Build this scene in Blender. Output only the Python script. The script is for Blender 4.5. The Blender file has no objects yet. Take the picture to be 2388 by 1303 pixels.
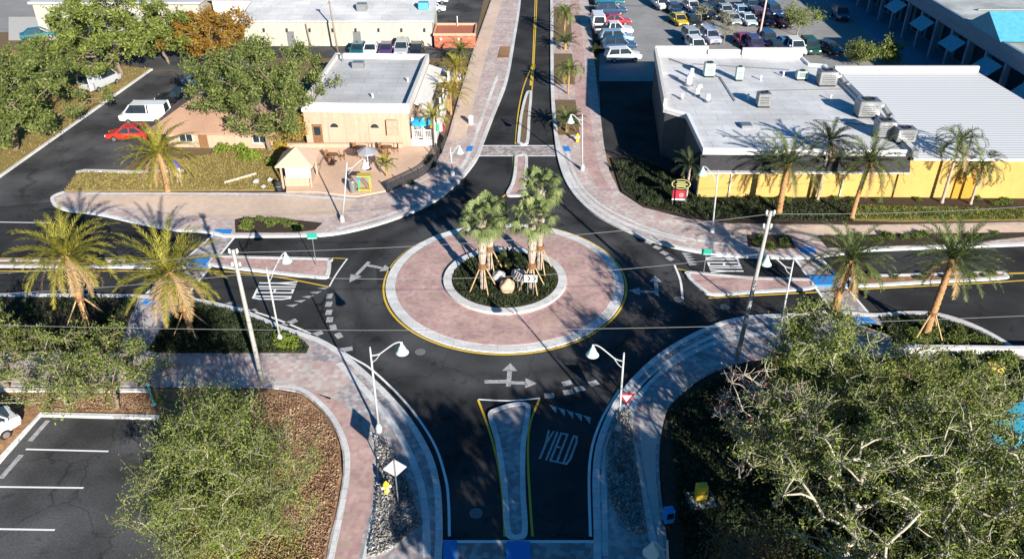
import bpy, bmesh, math, random
import numpy as np
from mathutils import Vector, Matrix
R = math.radians
C = bpy.context.scene.collection
SC = bpy.context.scene
# ---------------------------------------------------------------- camera, light, exposure
FPX, PITCH, CAMH = 1950.0, R(32.25), 34.0
cam_d = bpy.data.cameras.new('camera'); cam = bpy.data.objects.new('camera', cam_d); C.objects.link(cam)
cam_d.sensor_width = 36; cam_d.lens = 36 * FPX / 2388; cam_d.clip_end = 5000; cam_d.clip_start = .5
cam.location = (0, 0, CAMH); cam.rotation_euler = (R(90) - PITCH, 0, 0)
SC.camera = cam
SUN_AZ, SUN_EL = R(154.5), R(21)
W = bpy.data.worlds.new('World'); SC.world = W; W.use_nodes = True
nt = W.node_tree; bg = nt.nodes['Background']
sky = nt.nodes.new('ShaderNodeTexSky'); sky.sky_type = 'NISHITA'; sky.sun_disc = False; sky.ozone_density = 4; sky.dust_density = .3
sky.sun_elevation = SUN_EL; sky.sun_rotation = SUN_AZ
hs = nt.nodes.new('ShaderNodeHueSaturation'); hs.inputs['Saturation'].default_value = 1.38
nt.links.new(sky.outputs[0], hs.inputs['Color']); nt.links.new(hs.outputs[0], bg.inputs[0]); bg.inputs[1].default_value = 0.054
sl = bpy.data.lights.new('sun', 'SUN'); sl.energy = 5.0; sl.angle = R(.5); sl.color = (1, .94, .84)
so = bpy.data.objects.new('sun', sl); C.objects.link(so)
sdir = Vector((math.sin(SUN_AZ) * math.cos(SUN_EL), math.cos(SUN_AZ) * math.cos(SUN_EL), math.sin(SUN_EL)))
so.rotation_euler = sdir.to_track_quat('Z', 'Y').to_euler(); so.location = sdir * 200
vs = SC.view_settings; vs.view_transform = 'Standard'; vs.look = 'None'; vs.gamma = 1; vs.exposure = 1.05
SC.cycles.max_bounces = 5; SC.cycles.transparent_max_bounces = 6
# ---------------------------------------------------------------- helpers
_s, _c = math.sin(PITCH), math.cos(PITCH)
def G(px, py, z=0.0):
    a = (px - 1194) / FPX; b = (py - 651.5) / FPX
    t = (z - CAMH) / (-_s - b * _c)
    return Vector((a * t, (_c - b * _s) * t, z))
def scale_at(p):                       # photo pixels per metre at a world point
    return FPX / (p.y * _c - (p.z - CAMH) * _s)
def height_to(base, ytop):             # height of an upright that starts at base and ends at photo row ytop
    p = G(*base); b = (ytop - 651.5) / FPX
    # (-y s - Z c) / (y c - Z s) = b
    Z = (-p.y * _s - b * p.y * _c) / (_c - b * _s)
    return Z + CAMH
def GP(pts, z=0.0): return [G(x, y, z) for x, y in pts]
def smooth(pts, n=6):
    out = []; P = [Vector(p) for p in pts]; m = len(P)
    for i in range(m - 1):
        p0, p1, p2, p3 = P[max(i - 1, 0)], P[i], P[i + 1], P[min(i + 2, m - 1)]
        for k in range(n):
            t = k / n
            out.append(.5 * ((2 * p1) + (p2 - p0) * t + (2 * p0 - 5 * p1 + 4 * p2 - p3) * t * t + (3 * p1 - p0 - 3 * p2 + p3) * t ** 3))
    out.append(P[-1]); return out
MATS = {}
def node_mat(name):
    m = bpy.data.materials.new(name); m.use_nodes = True
    return m, m.node_tree.nodes, m.node_tree.links, m.node_tree.nodes['Principled BSDF']
def mat(name, col, rough=.8, var=.15, scale=3.0, bump=0.0, metal=0.0, col2=None, detail=6, spec=.3, coat=0.0, big=0.0, seams=0.0, streak=0.0, ring=None, crack=0.0, spots=0.0):
    if name in MATS: return MATS[name]
    m, N, L, b = node_mat(name)
    tc = N.new('ShaderNodeTexCoord')
    nz = N.new('ShaderNodeTexNoise'); nz.inputs['Scale'].default_value = scale; nz.inputs['Detail'].default_value = detail; nz.inputs['Roughness'].default_value = .65
    L.new(tc.outputs['Object'], nz.inputs['Vector'])
    rp = N.new('ShaderNodeValToRGB'); rp.color_ramp.elements[0].position = .3; rp.color_ramp.elements[1].position = .7
    c2 = col2 or tuple(min(1, c * (1 + var)) for c in col); c1 = col if col2 else tuple(c * (1 - var) for c in col)
    rp.color_ramp.elements[0].color = (*c1, 1); rp.color_ramp.elements[1].color = (*c2, 1)
    L.new(nz.outputs['Fac'], rp.inputs[0])
    src = rp.outputs[0]
    if big:
        n2 = N.new('ShaderNodeTexNoise'); n2.inputs['Scale'].default_value = .22; n2.inputs['Detail'].default_value = 4
        L.new(tc.outputs['Object'], n2.inputs['Vector'])
        mr = N.new('ShaderNodeMapRange'); mr.inputs[1].default_value = .35; mr.inputs[2].default_value = .65
        mr.inputs[3].default_value = 1 - big; mr.inputs[4].default_value = 1 + big
        L.new(n2.outputs['Fac'], mr.inputs[0])
        mx = N.new('ShaderNodeMix'); mx.data_type = 'RGBA'; mx.blend_type = 'MULTIPLY'; mx.inputs[0].default_value = 1
        L.new(src, mx.inputs[6]); L.new(mr.outputs[0], mx.inputs[7]); src = mx.outputs[2]
    def mul(src, out, fac=1.0):
        mx = N.new('ShaderNodeMix'); mx.data_type = 'RGBA'; mx.blend_type = 'MULTIPLY'; mx.inputs[0].default_value = fac
        L.new(src, mx.inputs[6]); L.new(out, mx.inputs[7]); return mx.outputs[2]
    if seams:                          # laid sheets or cast lengths: thin joints and small differences between pieces
        br = N.new('ShaderNodeTexBrick'); br.inputs['Scale'].default_value = 1 / seams; br.inputs['Mortar Size'].default_value = .012; br.inputs['Brick Width'].default_value = 2.2; br.inputs['Row Height'].default_value = .8
        br.inputs['Color1'].default_value = (1, 1, 1, 1); br.inputs['Color2'].default_value = (.88, .88, .89, 1); br.inputs['Mortar'].default_value = (.5, .5, .5, 1)
        L.new(tc.outputs['Object'], br.inputs['Vector']); src = mul(src, br.outputs[0])
    if streak:                         # rain streaks down a wall
        mp = N.new('ShaderNodeMapping'); mp.inputs['Scale'].default_value = (3, 3, .25); L.new(tc.outputs['Object'], mp.inputs['Vector'])
        n3 = N.new('ShaderNodeTexNoise'); n3.inputs['Scale'].default_value = 1.2; n3.inputs['Detail'].default_value = 7; L.new(mp.outputs[0], n3.inputs['Vector'])
        m3 = N.new('ShaderNodeMapRange'); m3.inputs[1].default_value = .4; m3.inputs[2].default_value = .7; m3.inputs[3].default_value = 1; m3.inputs[4].default_value = 1 - streak
        L.new(n3.outputs['Fac'], m3.inputs[0]); src = mul(src, m3.outputs[0])
    if ring:                           # asphalt polished by tyres round the island
        sb = N.new('ShaderNodeVectorMath'); sb.operation = 'SUBTRACT'; sb.inputs[1].default_value = (ring[0], ring[1], 0); L.new(tc.outputs['Object'], sb.inputs[0])
        n4 = N.new('ShaderNodeTexNoise'); n4.inputs['Scale'].default_value = .35; n4.inputs['Detail'].default_value = 5; L.new(tc.outputs['Object'], n4.inputs['Vector'])
        ln = N.new('ShaderNodeVectorMath'); ln.operation = 'LENGTH'; L.new(sb.outputs[0], ln.inputs[0])
        ad = N.new('ShaderNodeMath'); ad.operation = 'MULTIPLY_ADD'; ad.inputs[1].default_value = 1.6; L.new(n4.outputs['Fac'], ad.inputs[0]); L.new(ln.outputs['Value'], ad.inputs[2])
        m4 = N.new('ShaderNodeMapRange'); m4.inputs[1].default_value = 9; m4.inputs[2].default_value = 16; L.new(ad.outputs[0], m4.inputs[0])
        r4 = N.new('ShaderNodeValToRGB'); E4 = r4.color_ramp.elements
        E4[0].position = 0; E4[0].color = (1, 1, 1, 1); E4[1].position = 1; E4[1].color = (1, 1, 1, 1)
        for p4 in (.2, .32, .45, .6, .78): E4.new(p4)
        for i4, v4 in enumerate((.62, 1.0, .95, .62, 1.0, .62, .62)): E4[i4].color = (v4, v4, v4, 1)
        L.new(m4.outputs[0], r4.inputs[0]); src = mul(src, r4.outputs[0])
    if spots:                          # oil drips and patches of wear
        n6 = N.new('ShaderNodeTexNoise'); n6.inputs['Scale'].default_value = .9; n6.inputs['Detail'].default_value = 3; L.new(tc.outputs['Object'], n6.inputs['Vector'])
        m6 = N.new('ShaderNodeMapRange'); m6.inputs[1].default_value = .62; m6.inputs[2].default_value = .7; m6.inputs[3].default_value = 1; m6.inputs[4].default_value = 1 - spots
        L.new(n6.outputs['Fac'], m6.inputs[0]); src = mul(src, m6.outputs[0])
        n7 = N.new('ShaderNodeTexNoise'); n7.inputs['Scale'].default_value = 38; n7.inputs['Detail'].default_value = 2; L.new(tc.outputs['Object'], n7.inputs['Vector'])
        m7 = N.new('ShaderNodeMapRange'); m7.inputs[1].default_value = .3; m7.inputs[2].default_value = .7; m7.inputs[3].default_value = .75; m7.inputs[4].default_value = 1.3
        L.new(n7.outputs['Fac'], m7.inputs[0]); src = mul(src, m7.outputs[0])
    if crack:                          # cracks and tar joints
        n5 = N.new('ShaderNodeTexNoise'); n5.inputs['Scale'].default_value = .6; n5.inputs['Detail'].default_value = 6; L.new(tc.outputs['Object'], n5.inputs['Vector'])
        av = N.new('ShaderNodeVectorMath'); av.operation = 'MULTIPLY_ADD'; av.inputs[1].default_value = (2.5, 2.5, 0); L.new(n5.outputs['Color'], av.inputs[0]); L.new(tc.outputs['Object'], av.inputs[2])
        vo = N.new('ShaderNodeTexVoronoi'); vo.feature = 'DISTANCE_TO_EDGE'; vo.inputs['Scale'].default_value = .16; L.new(av.outputs[0], vo.inputs['Vector'])
        m5 = N.new('ShaderNodeMapRange'); m5.inputs[1].default_value = 0; m5.inputs[2].default_value = .012; m5.inputs[3].default_value = 1 - crack; m5.inputs[4].default_value = 1
        L.new(vo.outputs['Distance'], m5.inputs[0]); src = mul(src, m5.outputs[0])
    L.new(src, b.inputs['Base Color'])
    b.inputs['Roughness'].default_value = rough; b.inputs['Metallic'].default_value = metal
    b.inputs['Specular IOR Level'].default_value = spec; b.inputs['Coat Weight'].default_value = coat
    if bump:
        bp = N.new('ShaderNodeBump'); bp.inputs['Strength'].default_value = bump; bp.inputs['Distance'].default_value = .05
        L.new(nz.outputs['Fac'], bp.inputs['Height']); L.new(bp.outputs[0], b.inputs['Normal'])
    MATS[name] = m; return m
def paver_mat(name, cols, size=.45, mortar=(.2, .18, .17), rot=0.0):
    m, N, L, b = node_mat(name)
    tc = N.new('ShaderNodeTexCoord'); mp = N.new('ShaderNodeMapping'); mp.inputs['Rotation'].default_value[2] = rot
    L.new(tc.outputs['Object'], mp.inputs['Vector'])
    vo = N.new('ShaderNodeTexVoronoi'); vo.inputs['Scale'].default_value = 1 / size; vo.distance = 'CHEBYCHEV'; vo.inputs['Randomness'].default_value = .35
    L.new(mp.outputs[0], vo.inputs['Vector'])
    sp = N.new('ShaderNodeSeparateColor'); L.new(vo.outputs['Color'], sp.inputs[0])
    rp = N.new('ShaderNodeValToRGB'); rp.color_ramp.interpolation = 'CONSTANT'
    while len(rp.color_ramp.elements) < len(cols): rp.color_ramp.elements.new(.5)
    for i, c in enumerate(cols):
        rp.color_ramp.elements[i].position = i / len(cols); rp.color_ramp.elements[i].color = (*c, 1)
    L.new(sp.outputs[0], rp.inputs[0])
    n2 = N.new('ShaderNodeTexNoise'); n2.inputs['Scale'].default_value = .5; n2.inputs['Detail'].default_value = 8
    L.new(tc.outputs['Object'], n2.inputs['Vector'])
    mr = N.new('ShaderNodeMapRange'); mr.inputs[1].default_value = .3; mr.inputs[2].default_value = .7; mr.inputs[3].default_value = .78; mr.inputs[4].default_value = 1.15
    L.new(n2.outputs['Fac'], mr.inputs[0])
    mx = N.new('ShaderNodeMix'); mx.data_type = 'RGBA'; mx.blend_type = 'MULTIPLY'; mx.inputs[0].default_value = 1
    L.new(rp.outputs[0], mx.inputs[6]); L.new(mr.outputs[0], mx.inputs[7])
    br = N.new('ShaderNodeTexBrick'); br.inputs['Scale'].default_value = 1 / size; br.inputs['Mortar Size'].default_value = .03
    br.inputs['Color1'].default_value = (1, 1, 1, 1); br.inputs['Color2'].default_value = (.9, .9, .9, 1); br.inputs['Mortar'].default_value = (*[c * 2.6 for c in mortar], 1)
    L.new(mp.outputs[0], br.inputs['Vector'])
    m3 = N.new('ShaderNodeMix'); m3.data_type = 'RGBA'; m3.blend_type = 'MULTIPLY'; m3.inputs[0].default_value = .45
    L.new(mx.outputs[2], m3.inputs[6]); L.new(br.outputs[0], m3.inputs[7])
    L.new(m3.outputs[2], b.inputs['Base Color']); b.inputs['Roughness'].default_value = .85; b.inputs['Specular IOR Level'].default_value = .2
    return m
def leaf_mat(name, cols, trans=.3):
    m, N, L, b = node_mat(name)
    ge = N.new('ShaderNodeNewGeometry'); rp = N.new('ShaderNodeValToRGB')
    while len(rp.color_ramp.elements) < len(cols): rp.color_ramp.elements.new(.5)
    for i, c in enumerate(cols):
        rp.color_ramp.elements[i].position = i / max(1, len(cols) - 1); rp.color_ramp.elements[i].color = (*c, 1)
    tc = N.new('ShaderNodeTexCoord'); nz = N.new('ShaderNodeTexNoise'); nz.inputs['Scale'].default_value = .8; nz.inputs['Detail'].default_value = 3
    L.new(tc.outputs['Object'], nz.inputs['Vector'])
    ad = N.new('ShaderNodeMath'); ad.operation = 'MULTIPLY_ADD'; ad.inputs[1].default_value = .55; 
    L.new(ge.outputs['Random Per Island'], ad.inputs[0])
    mr = N.new('ShaderNodeMapRange'); mr.inputs[1].default_value = .3; mr.inputs[2].default_value = .7; mr.inputs[3].default_value = 0; mr.inputs[4].default_value = .45
    L.new(nz.outputs['Fac'], mr.inputs[0]); L.new(mr.outputs[0], ad.inputs[2])
    L.new(ad.outputs[0], rp.inputs[0]); L.new(rp.outputs[0], b.inputs['Base Color'])
    b.inputs['Roughness'].default_value = .6; b.inputs['Specular IOR Level'].default_value = .25
    tr = N.new('ShaderNodeBsdfTranslucent'); L.new(rp.outputs[0], tr.inputs[0])
    ms = N.new('ShaderNodeMixShader'); ms.inputs[0].default_value = trans
    L.new(b.outputs[0], ms.inputs[1]); L.new(tr.outputs[0], ms.inputs[2])
    L.new(ms.outputs[0], N['Material Output'].inputs[0])
    return m
class MB:
    def __init__(s): s.v = []; s.f = []
    def add(s, V, F):
        o = len(s.v); s.v += [tuple(p) for p in V]; s.f += [tuple(i + o for i in f) for f in F]; return s
    def box(s, c, d, rz=0.0, M=None):
        x, y, z = d[0] / 2, d[1] / 2, d[2] / 2
        V = [Vector((i * x, j * y, k * z)) for k in (-1, 1) for i, j in ((-1, -1), (1, -1), (1, 1), (-1, 1))]
        rot = M or Matrix.Rotation(rz, 3, 'Z')
        return s.add([rot @ p + Vector(c) for p in V], [(3, 2, 1, 0), (4, 5, 6, 7), (0, 1, 5, 4), (1, 2, 6, 5), (2, 3, 7, 6), (3, 0, 4, 7)])
    def rbox(s, c, d, b=.03, rz=0.0):
        # box with chamfered upright and top edges
        x, y, z = d[0] / 2, d[1] / 2, d[2] / 2; rot = Matrix.Rotation(rz, 3, 'Z')
        def ring(ix, zz): return [(-x + ix + b, -y + ix, zz), (x - ix - b, -y + ix, zz), (x - ix, -y + ix + b, zz), (x - ix, y - ix - b, zz), (x - ix - b, y - ix, zz), (-x + ix + b, y - ix, zz), (-x + ix, y - ix - b, zz), (-x + ix, -y + ix + b, zz)]
        V = ring(0, -z) + ring(0, z - b) + ring(b, z)
        F = [tuple(range(7, -1, -1)), tuple(range(16, 24))]
        for k in (0, 8):
            for i in range(8): F.append((k + i, k + (i + 1) % 8, k + 8 + (i + 1) % 8, k + 8 + i))
        return s.add([rot @ Vector(p) + Vector(c) for p in V], F)
    def tube(s, P, rad, n=6, cap=True):
        P = [Vector(p) for p in P]; rad = rad if isinstance(rad, (list, tuple)) else [rad] * len(P)
        V = []; up = Vector((.123, .98, .05))
        for i, p in enumerate(P):
            t = (P[min(i + 1, len(P) - 1)] - P[max(i - 1, 0)])
            t = t.normalized() if t.length > 1e-6 else Vector((0, 0, 1))
            a = t.cross(up)
            if a.length < .05: a = t.cross(Vector((1, 0, 0)))
            a.normalize(); b = t.cross(a)
            for k in range(n):
                w = 2 * math.pi * k / n; V.append(p + (a * math.cos(w) + b * math.sin(w)) * rad[i])
        F = []
        for i in range(len(P) - 1):
            for k in range(n): F.append((i * n + k, i * n + (k + 1) % n, (i + 1) * n + (k + 1) % n, (i + 1) * n + k))
        if cap: F += [tuple(range(n - 1, -1, -1)), tuple(range((len(P) - 1) * n, len(P) * n))]
        return s.add(V, F)
    def lathe(s, prof, c=(0, 0, 0), n=16, M=None, cap=True):
        V = []; c = Vector(c)
        for r, z in prof:
            for k in range(n):
                w = 2 * math.pi * k / n; p = Vector((r * math.cos(w), r * math.sin(w), z)); V.append((M @ p if M else p) + c)
        F = [(i * n + k, i * n + (k + 1) % n, (i + 1) * n + (k + 1) % n, (i + 1) * n + k) for i in range(len(prof) - 1) for k in range(n)]
        if cap: F += [tuple(range(n - 1, -1, -1)), tuple(range((len(prof) - 1) * n, len(prof) * n))]
        return s.add(V, F)
    def prism(s, pts, z0, z1):
        P = [(p[0], p[1]) for p in pts]
        A = sum(P[i][0] * P[(i + 1) % len(P)][1] - P[(i + 1) % len(P)][0] * P[i][1] for i in range(len(P)))
        if A < 0: P = P[::-1]
        n = len(P)
        V = [(x, y, z0) for x, y in P] + [(x, y, z1) for x, y in P]
        F = [tuple(range(n - 1, -1, -1)), tuple(range(n, 2 * n))] + [(i, (i + 1) % n, n + (i + 1) % n, n + i) for i in range(n)]
        return s.add(V, F)
    def sheet(s, pts, z):
        P = [(p[0], p[1]) for p in pts]
        A = sum(P[i][0] * P[(i + 1) % len(P)][1] - P[(i + 1) % len(P)][0] * P[i][1] for i in range(len(P)))
        if A < 0: P = P[::-1]
        return s.add([(x, y, z) for x, y in P], [tuple(range(len(P)))])
    def ribbon(s, pts, w, z, h=0.0, off=0.0, closed=False):
        # a strip of width w along a polyline, at z (a kerb of height h when h > 0)
        P = [Vector((p[0], p[1])) for p in pts]; n = len(P); Lf = []; Rt = []
        for i in range(n):
            if closed: d = P[(i + 1) % n] - P[i - 1]
            else: d = P[min(i + 1, n - 1)] - P[max(i - 1, 0)]
            d.normalize(); q = Vector((-d.y, d.x))
            Lf.append(P[i] + q * (off + w / 2)); Rt.append(P[i] + q * (off - w / 2))
        V = [(p.x, p.y, z + h) for p in Lf] + [(p.x, p.y, z + h) for p in Rt]
        rng = range(n if closed else n - 1)
        F = [(n + i, n + (i + 1) % n, (i + 1) % n, i) for i in rng]
        if h:
            V += [(p.x, p.y, z) for p in Lf] + [(p.x, p.y, z) for p in Rt]
            F += [(i, (i + 1) % n, 2 * n + (i + 1) % n, 2 * n + i) for i in rng] + [(3 * n + i, 3 * n + (i + 1) % n, n + (i + 1) % n, n + i) for i in rng]
            if not closed: F += [(0, 2 * n, 3 * n, n), (n - 1, 2 * n - 1, 4 * n - 1, 3 * n - 1)]
        return s.add(V, F)
    def mesh(s, name, m, sm=False):
        me = bpy.data.meshes.new(name); me.from_pydata(s.v, [], s.f); me.materials.append(m)
        if sm:
            for p in me.polygons: p.use_smooth = True
        return me
    def build(s, name, m, parent=None, sm=False):
        o = bpy.data.objects.new(name, s.mesh(name, m, sm)); C.objects.link(o)
        if parent: o.parent = parent
        return o
def tag(o, label=None, cat=None, group=None, kind=None):
    if label: o['label'] = label
    if cat: o['category'] = cat
    if group: o['group'] = group
    if kind: o['kind'] = kind
    return o
def thing(name, label, cat, loc=(0, 0, 0), rz=0.0, group=None):
    o = bpy.data.objects.new(name, None); C.objects.link(o); o.empty_display_size = .2
    o.location = loc; o.rotation_euler = (0, 0, rz)
    return tag(o, label, cat, group)
KIDS = {}
def copy_tree(o, parent=None, kids=None):
    c = o.copy(); C.objects.link(c); c.parent = parent
    for ch in list(o.children): copy_tree(ch, c)
    return c
def struct(name, mb, m, parent=None):
    o = mb.build(name, m, parent); o['kind'] = 'structure'; return o
def pip(P, xs, ys):
    inside = np.zeros(len(xs), bool); n = len(P); j = n - 1
    for i in range(n):
        xi, yi, xj, yj = P[i][0], P[i][1], P[j][0], P[j][1]
        cond = ((yi > ys) != (yj > ys)) & (xs < (xj - xi) * (ys - yi) / ((yj - yi) or 1e-9) + xi)
        inside ^= cond; j = i
    return inside
def scatter(P, n, rng):
    xs = [p[0] for p in P]; ys = [p[1] for p in P]; X = []; Y = []; k = 0
    while k < n:
        x = rng.uniform(min(xs), max(xs), n * 2); y = rng.uniform(min(ys), max(ys), n * 2); q = pip(P, x, y)
        X.append(x[q]); Y.append(y[q]); k += q.sum()
    return np.concatenate(X)[:n], np.concatenate(Y)[:n]
def leaf_quads(centers, size, rng, aspect=.45, flat=0.0, up=None):
    # small pointed leaves (diamonds) at the given points
    n = len(centers); d = rng.normal(size=(n, 3)); d[:, 2] *= (1 - flat)
    if up is not None: d = d * (1 - up) + np.array([0, 0, 1.2]) * up
    d /= np.linalg.norm(d, axis=1)[:, None]
    e = rng.normal(size=(n, 3)); e -= (e * d).sum(1)[:, None] * d; e /= np.linalg.norm(e, axis=1)[:, None]
    s = size * rng.uniform(.6, 1.4, n)[:, None]
    V = np.stack([centers - d * s * .5, centers + e * s * aspect * .5, centers + d * s * .5, centers - e * s * aspect * .5], 1).reshape(-1, 3)
    F = np.arange(n * 4).reshape(-1, 4)
    return V, F
def np_mesh(name, V, F, m):
    me = bpy.data.meshes.new(name); nv, nf, k = len(V), len(F), F.shape[1]
    me.vertices.add(nv); me.vertices.foreach_set('co', np.asarray(V, np.float32).ravel())
    me.loops.add(nf * k); me.loops.foreach_set('vertex_index', F.astype(np.int32).ravel())
    me.polygons.add(nf); me.polygons.foreach_set('loop_start', np.arange(0, nf * k, k, dtype=np.int32))
    me.update(calc_edges=True); me.materials.append(m); return me
def np_obj(name, V, F, m, parent=None):
    o = bpy.data.objects.new(name, np_mesh(name, V, F, m)); C.objects.link(o)
    if parent: o.parent = parent
    return o
# ---------------------------------------------------------------- materials
CX, CY, RA = -.53, 53.66, 9.04
ASPH = mat('asphalt', (.06, .06, .062), .9, .3, 11, .25, big=.36, detail=10, spec=.1, ring=(CX, CY), crack=.35, spots=.35)
ASPH_OLD = mat('asphalt_worn', (.27, .265, .26), .9, .12, 7, .2, big=.1, detail=9, spec=.15, crack=.3, spots=.15)
ASPH_MID = mat('asphalt_faded', (.07, .07, .072), .9, .3, 8, .2, big=.42, detail=10, spec=.1, crack=.4, spots=.3)
CONC = mat('concrete', (.5, .48, .45), .85, .12, 5, .12, detail=9)
CONC_LT = mat('concrete_pale', (.66, .65, .63), .8, .14, 4, .1, detail=9, seams=.9, big=.12)
PAVER = paver_mat('paver_pink', [(.54, .41, .38), (.56, .49, .45), (.52, .37, .35), (.59, .54, .5), (.55, .44, .4)], .3)
PAVER_GREY = paver_mat('paver_grey', [(.36, .345, .345), (.46, .44, .43), (.31, .3, .31), (.46, .34, .33), (.52, .49, .48)], .27, rot=.5)
PAVER_RED = paver_mat('paver_rose', [(.52, .34, .32), (.48, .3, .29), (.55, .39, .35), (.52, .37, .31)], .25, rot=.2)
PATH_BEIGE = mat('path_beige', (.6, .46, .36), .85, .12, 2, .1, big=.1, detail=9)
GRASS = mat('grass_dry', (.19, .14, .045), .95, .3, 2.2, .5, col2=(.31, .23, .075), detail=10)
MULCH = mat('mulch', (.18, .095, .05), .95, .3, 5, .6, col2=(.4, .23, .12), detail=10, big=.25)
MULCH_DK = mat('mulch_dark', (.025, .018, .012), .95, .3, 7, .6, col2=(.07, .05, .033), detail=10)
SOIL = mat('soil', (.13, .085, .05), .95, .3, 4, .5, col2=(.2, .14, .07), detail=10)
ROCKS = mat('river_rock', (.12, .12, .12), .8, .2, 5.5, 1.0, col2=(.5, .48, .46), detail=4)
WHITE = mat('road_white', (.78, .78, .76), .6, .1, 9, detail=8)
WHITE_OLD = mat('road_white_worn', (.36, .36, .36), .7, .45, 4, detail=9)
YELLOW = mat('road_yellow', (.72, .47, .04), .6, .15, 8, detail=8)
BLUE = mat('tactile_blue', (.03, .22, .6), .6, .1, 20)
# ---------------------------------------------------------------- ground, roads, pavements
big = 2500
struct('ground', MB().sheet([(-big, -big), (big, -big), (big, big), (-big, big)], -.06), SOIL)
road = struct('road', MB().sheet(GP([(-900, 440), (1080, 440), (1096, 330), (1180, 100), (1210, -30), (1214, -160), (1290, -160), (1290, 100), (1312, 330), (1345, 440), (3200, 440), (3200, 900), (1430, 900), (1400, 1303), (1420, 1700), (1000, 1700), (1035, 1303), (900, 905), (-900, 905)]), 0), ASPH)
struct('side_street', MB().sheet(GP([(-500, 470), (-300, 440), (0, 415), (352, 166), (450, 166), (490, 200), (560, 260), (380, 340), (285, 394), (192, 397), (150, 450), (128, 470), (-100, 490)]), .004), ASPH_MID)
struct('parking_surface', MB().sheet(GP([(1372, -160), (1376, -60), (1398, 130), (1394, 345), (1420, 345), (1640, 345), (1640, 250), (2500, 250), (2500, -160)]), .004), ASPH_OLD)
struct('driveway_surface', MB().sheet(GP([(1397, 190), (1404, 350), (1420, 360), (1500, 400), (1640, 400), (1620, 190)]), .008), ASPH)  # dark asphalt, its tone also standing in for the store's cast shade
struct('rear_lot', MB().sheet(GP([(590, 135), (1098, 135), (1150, -100), (1000, -100), (1010, 108), (590, 108)]), .004), ASPH_MID)
struct('side_lot', MB().sheet(GP([(20, 95), (140, 95), (140, 40), (20, 40)]), .004), CONC)
lot_pts = GP([(-700, 1130), (0, 1078), (96, 972), (372, 980), (450, 1010), (432, 1303), (410, 1500), (-700, 1500)])
struct('car_park', MB().sheet(lot_pts, .004), ASPH_MID)
# worn ring where wheels run round the island, and tyre-swept fan
CX, CY, RA = -.53, 53.66, 9.04
def arc(r, a0=0, a1=360, n=96): return [(CX + r * math.cos(R(a0 + (a1 - a0) * i / n)), CY + r * math.sin(R(a0 + (a1 - a0) * i / n))) for i in range(n + (a1 - a0 < 360))]
# pavements (raised)
def Sm(pts, n=5): return smooth(GP(pts), n)
kerb_nw = Sm([(520, 551), (560, 552), (700, 551), (790, 545), (900, 518), (1000, 477), (1060, 432), (1095, 393), (1113, 365), (1122, 340), (1150, 268), (1180, 190), (1197, 100), (1212, 0), (1216, -100)])
back_nw = GP([(1152, -100), (1146, 0), (1100, 130), (1070, 230), (1045, 320), (1030, 360), (1000, 405), (950, 432), (900, 452), (830, 465), (745, 453), (620, 452), (200, 450), (150, 450)])
left_nw = Sm([(150, 450), (124, 462), (130, 480), (160, 492), (240, 503), (390, 535), (480, 542), (520, 551)], 4)
nw = struct('pavement', MB().prism(kerb_nw + back_nw + left_nw[1:-1], -.05, .14), PAVER)
kerb_ne = Sm([(1284, -100), (1286, 0), (1288, 200), (1297, 320), (1310, 390), (1335, 445), (1380, 493), (1440, 528), (1520, 562), (1600, 583), (1700, 597), (1800, 601), (1850, 602), (1905, 600), (1990, 588), (2050, 583), (2388, 571), (2900, 552)])
back_ne = GP([(2900, 518), (2388, 521), (2000, 528), (1700, 524), (1600, 513), (1500, 487), (1445, 451), (1420, 400), (1408, 340), (1392, 200), (1372, 0), (1366, -100)])
ne = struct('pavement', MB().prism(kerb_ne + back_ne, -.05, .14), PAVER)
kerb_sw = Sm([(-700, 700), (-200, 694), (0, 691), (330, 694), (450, 702), (560, 727), (650, 764), (760, 805), (852, 876), (937, 963), (994, 1053), (1019, 1138), (1024, 1245), (1022, 1303), (1014, 1600)])
lawn_sw = Sm([(735, 1600), (762, 1303), (785, 1200), (800, 1110), (795, 1040), (762, 970), (705, 920), (620, 906)])
back_sw = GP([(340, 904), (0, 904), (-700, 904)])
sw = struct('pavement', MB().prism(kerb_sw + lawn_sw + back_sw, -.05, .14), PAVER_GREY)
kerb_se = Sm([(1390, 1600), (1393, 1303), (1393, 1245), (1391, 1082), (1415, 990), (1460, 911), (1540, 832), (1645, 772), (1740, 744), (1850, 738), (1940, 730), (2040, 738), (2110, 733), (2190, 737), (2285, 770), (2388, 832), (2480, 900), (2900, 1100)])
back_se = GP([(2900, 1160), (2420, 850), (2060, 836), (1850, 838)]) + Sm([(1850, 838), (1750, 842), (1650, 876), (1578, 930), (1547, 985), (1537, 1100), (1560, 1303), (1600, 1600)])[1:]
se = struct('pavement', MB().prism(kerb_se + back_se, -.05, .14), PAVER_GREY)
def kerb(parent, pts, w=.38, off=None, z=.0, h=.165, m=CONC_LT):
    o = struct('kerb', MB().ribbon(pts, w, z - .03, h + .03, off=w / 2 if off is None else off), m, parent); return o
kerb(nw, kerb_nw, off=0); kerb(ne, kerb_ne, off=0); kerb(sw, kerb_sw, off=0); kerb(se, kerb_se, off=0); kerb(nw, left_nw, .3, 0)
def line(parent, pts, w=.12, m=WHITE, z=.008, n=5, name='lane_line', sm=True):
    P = smooth(GP(pts), n) if sm else GP(pts)
    return struct(name, MB().ribbon(P, w, z), m, parent)
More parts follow.
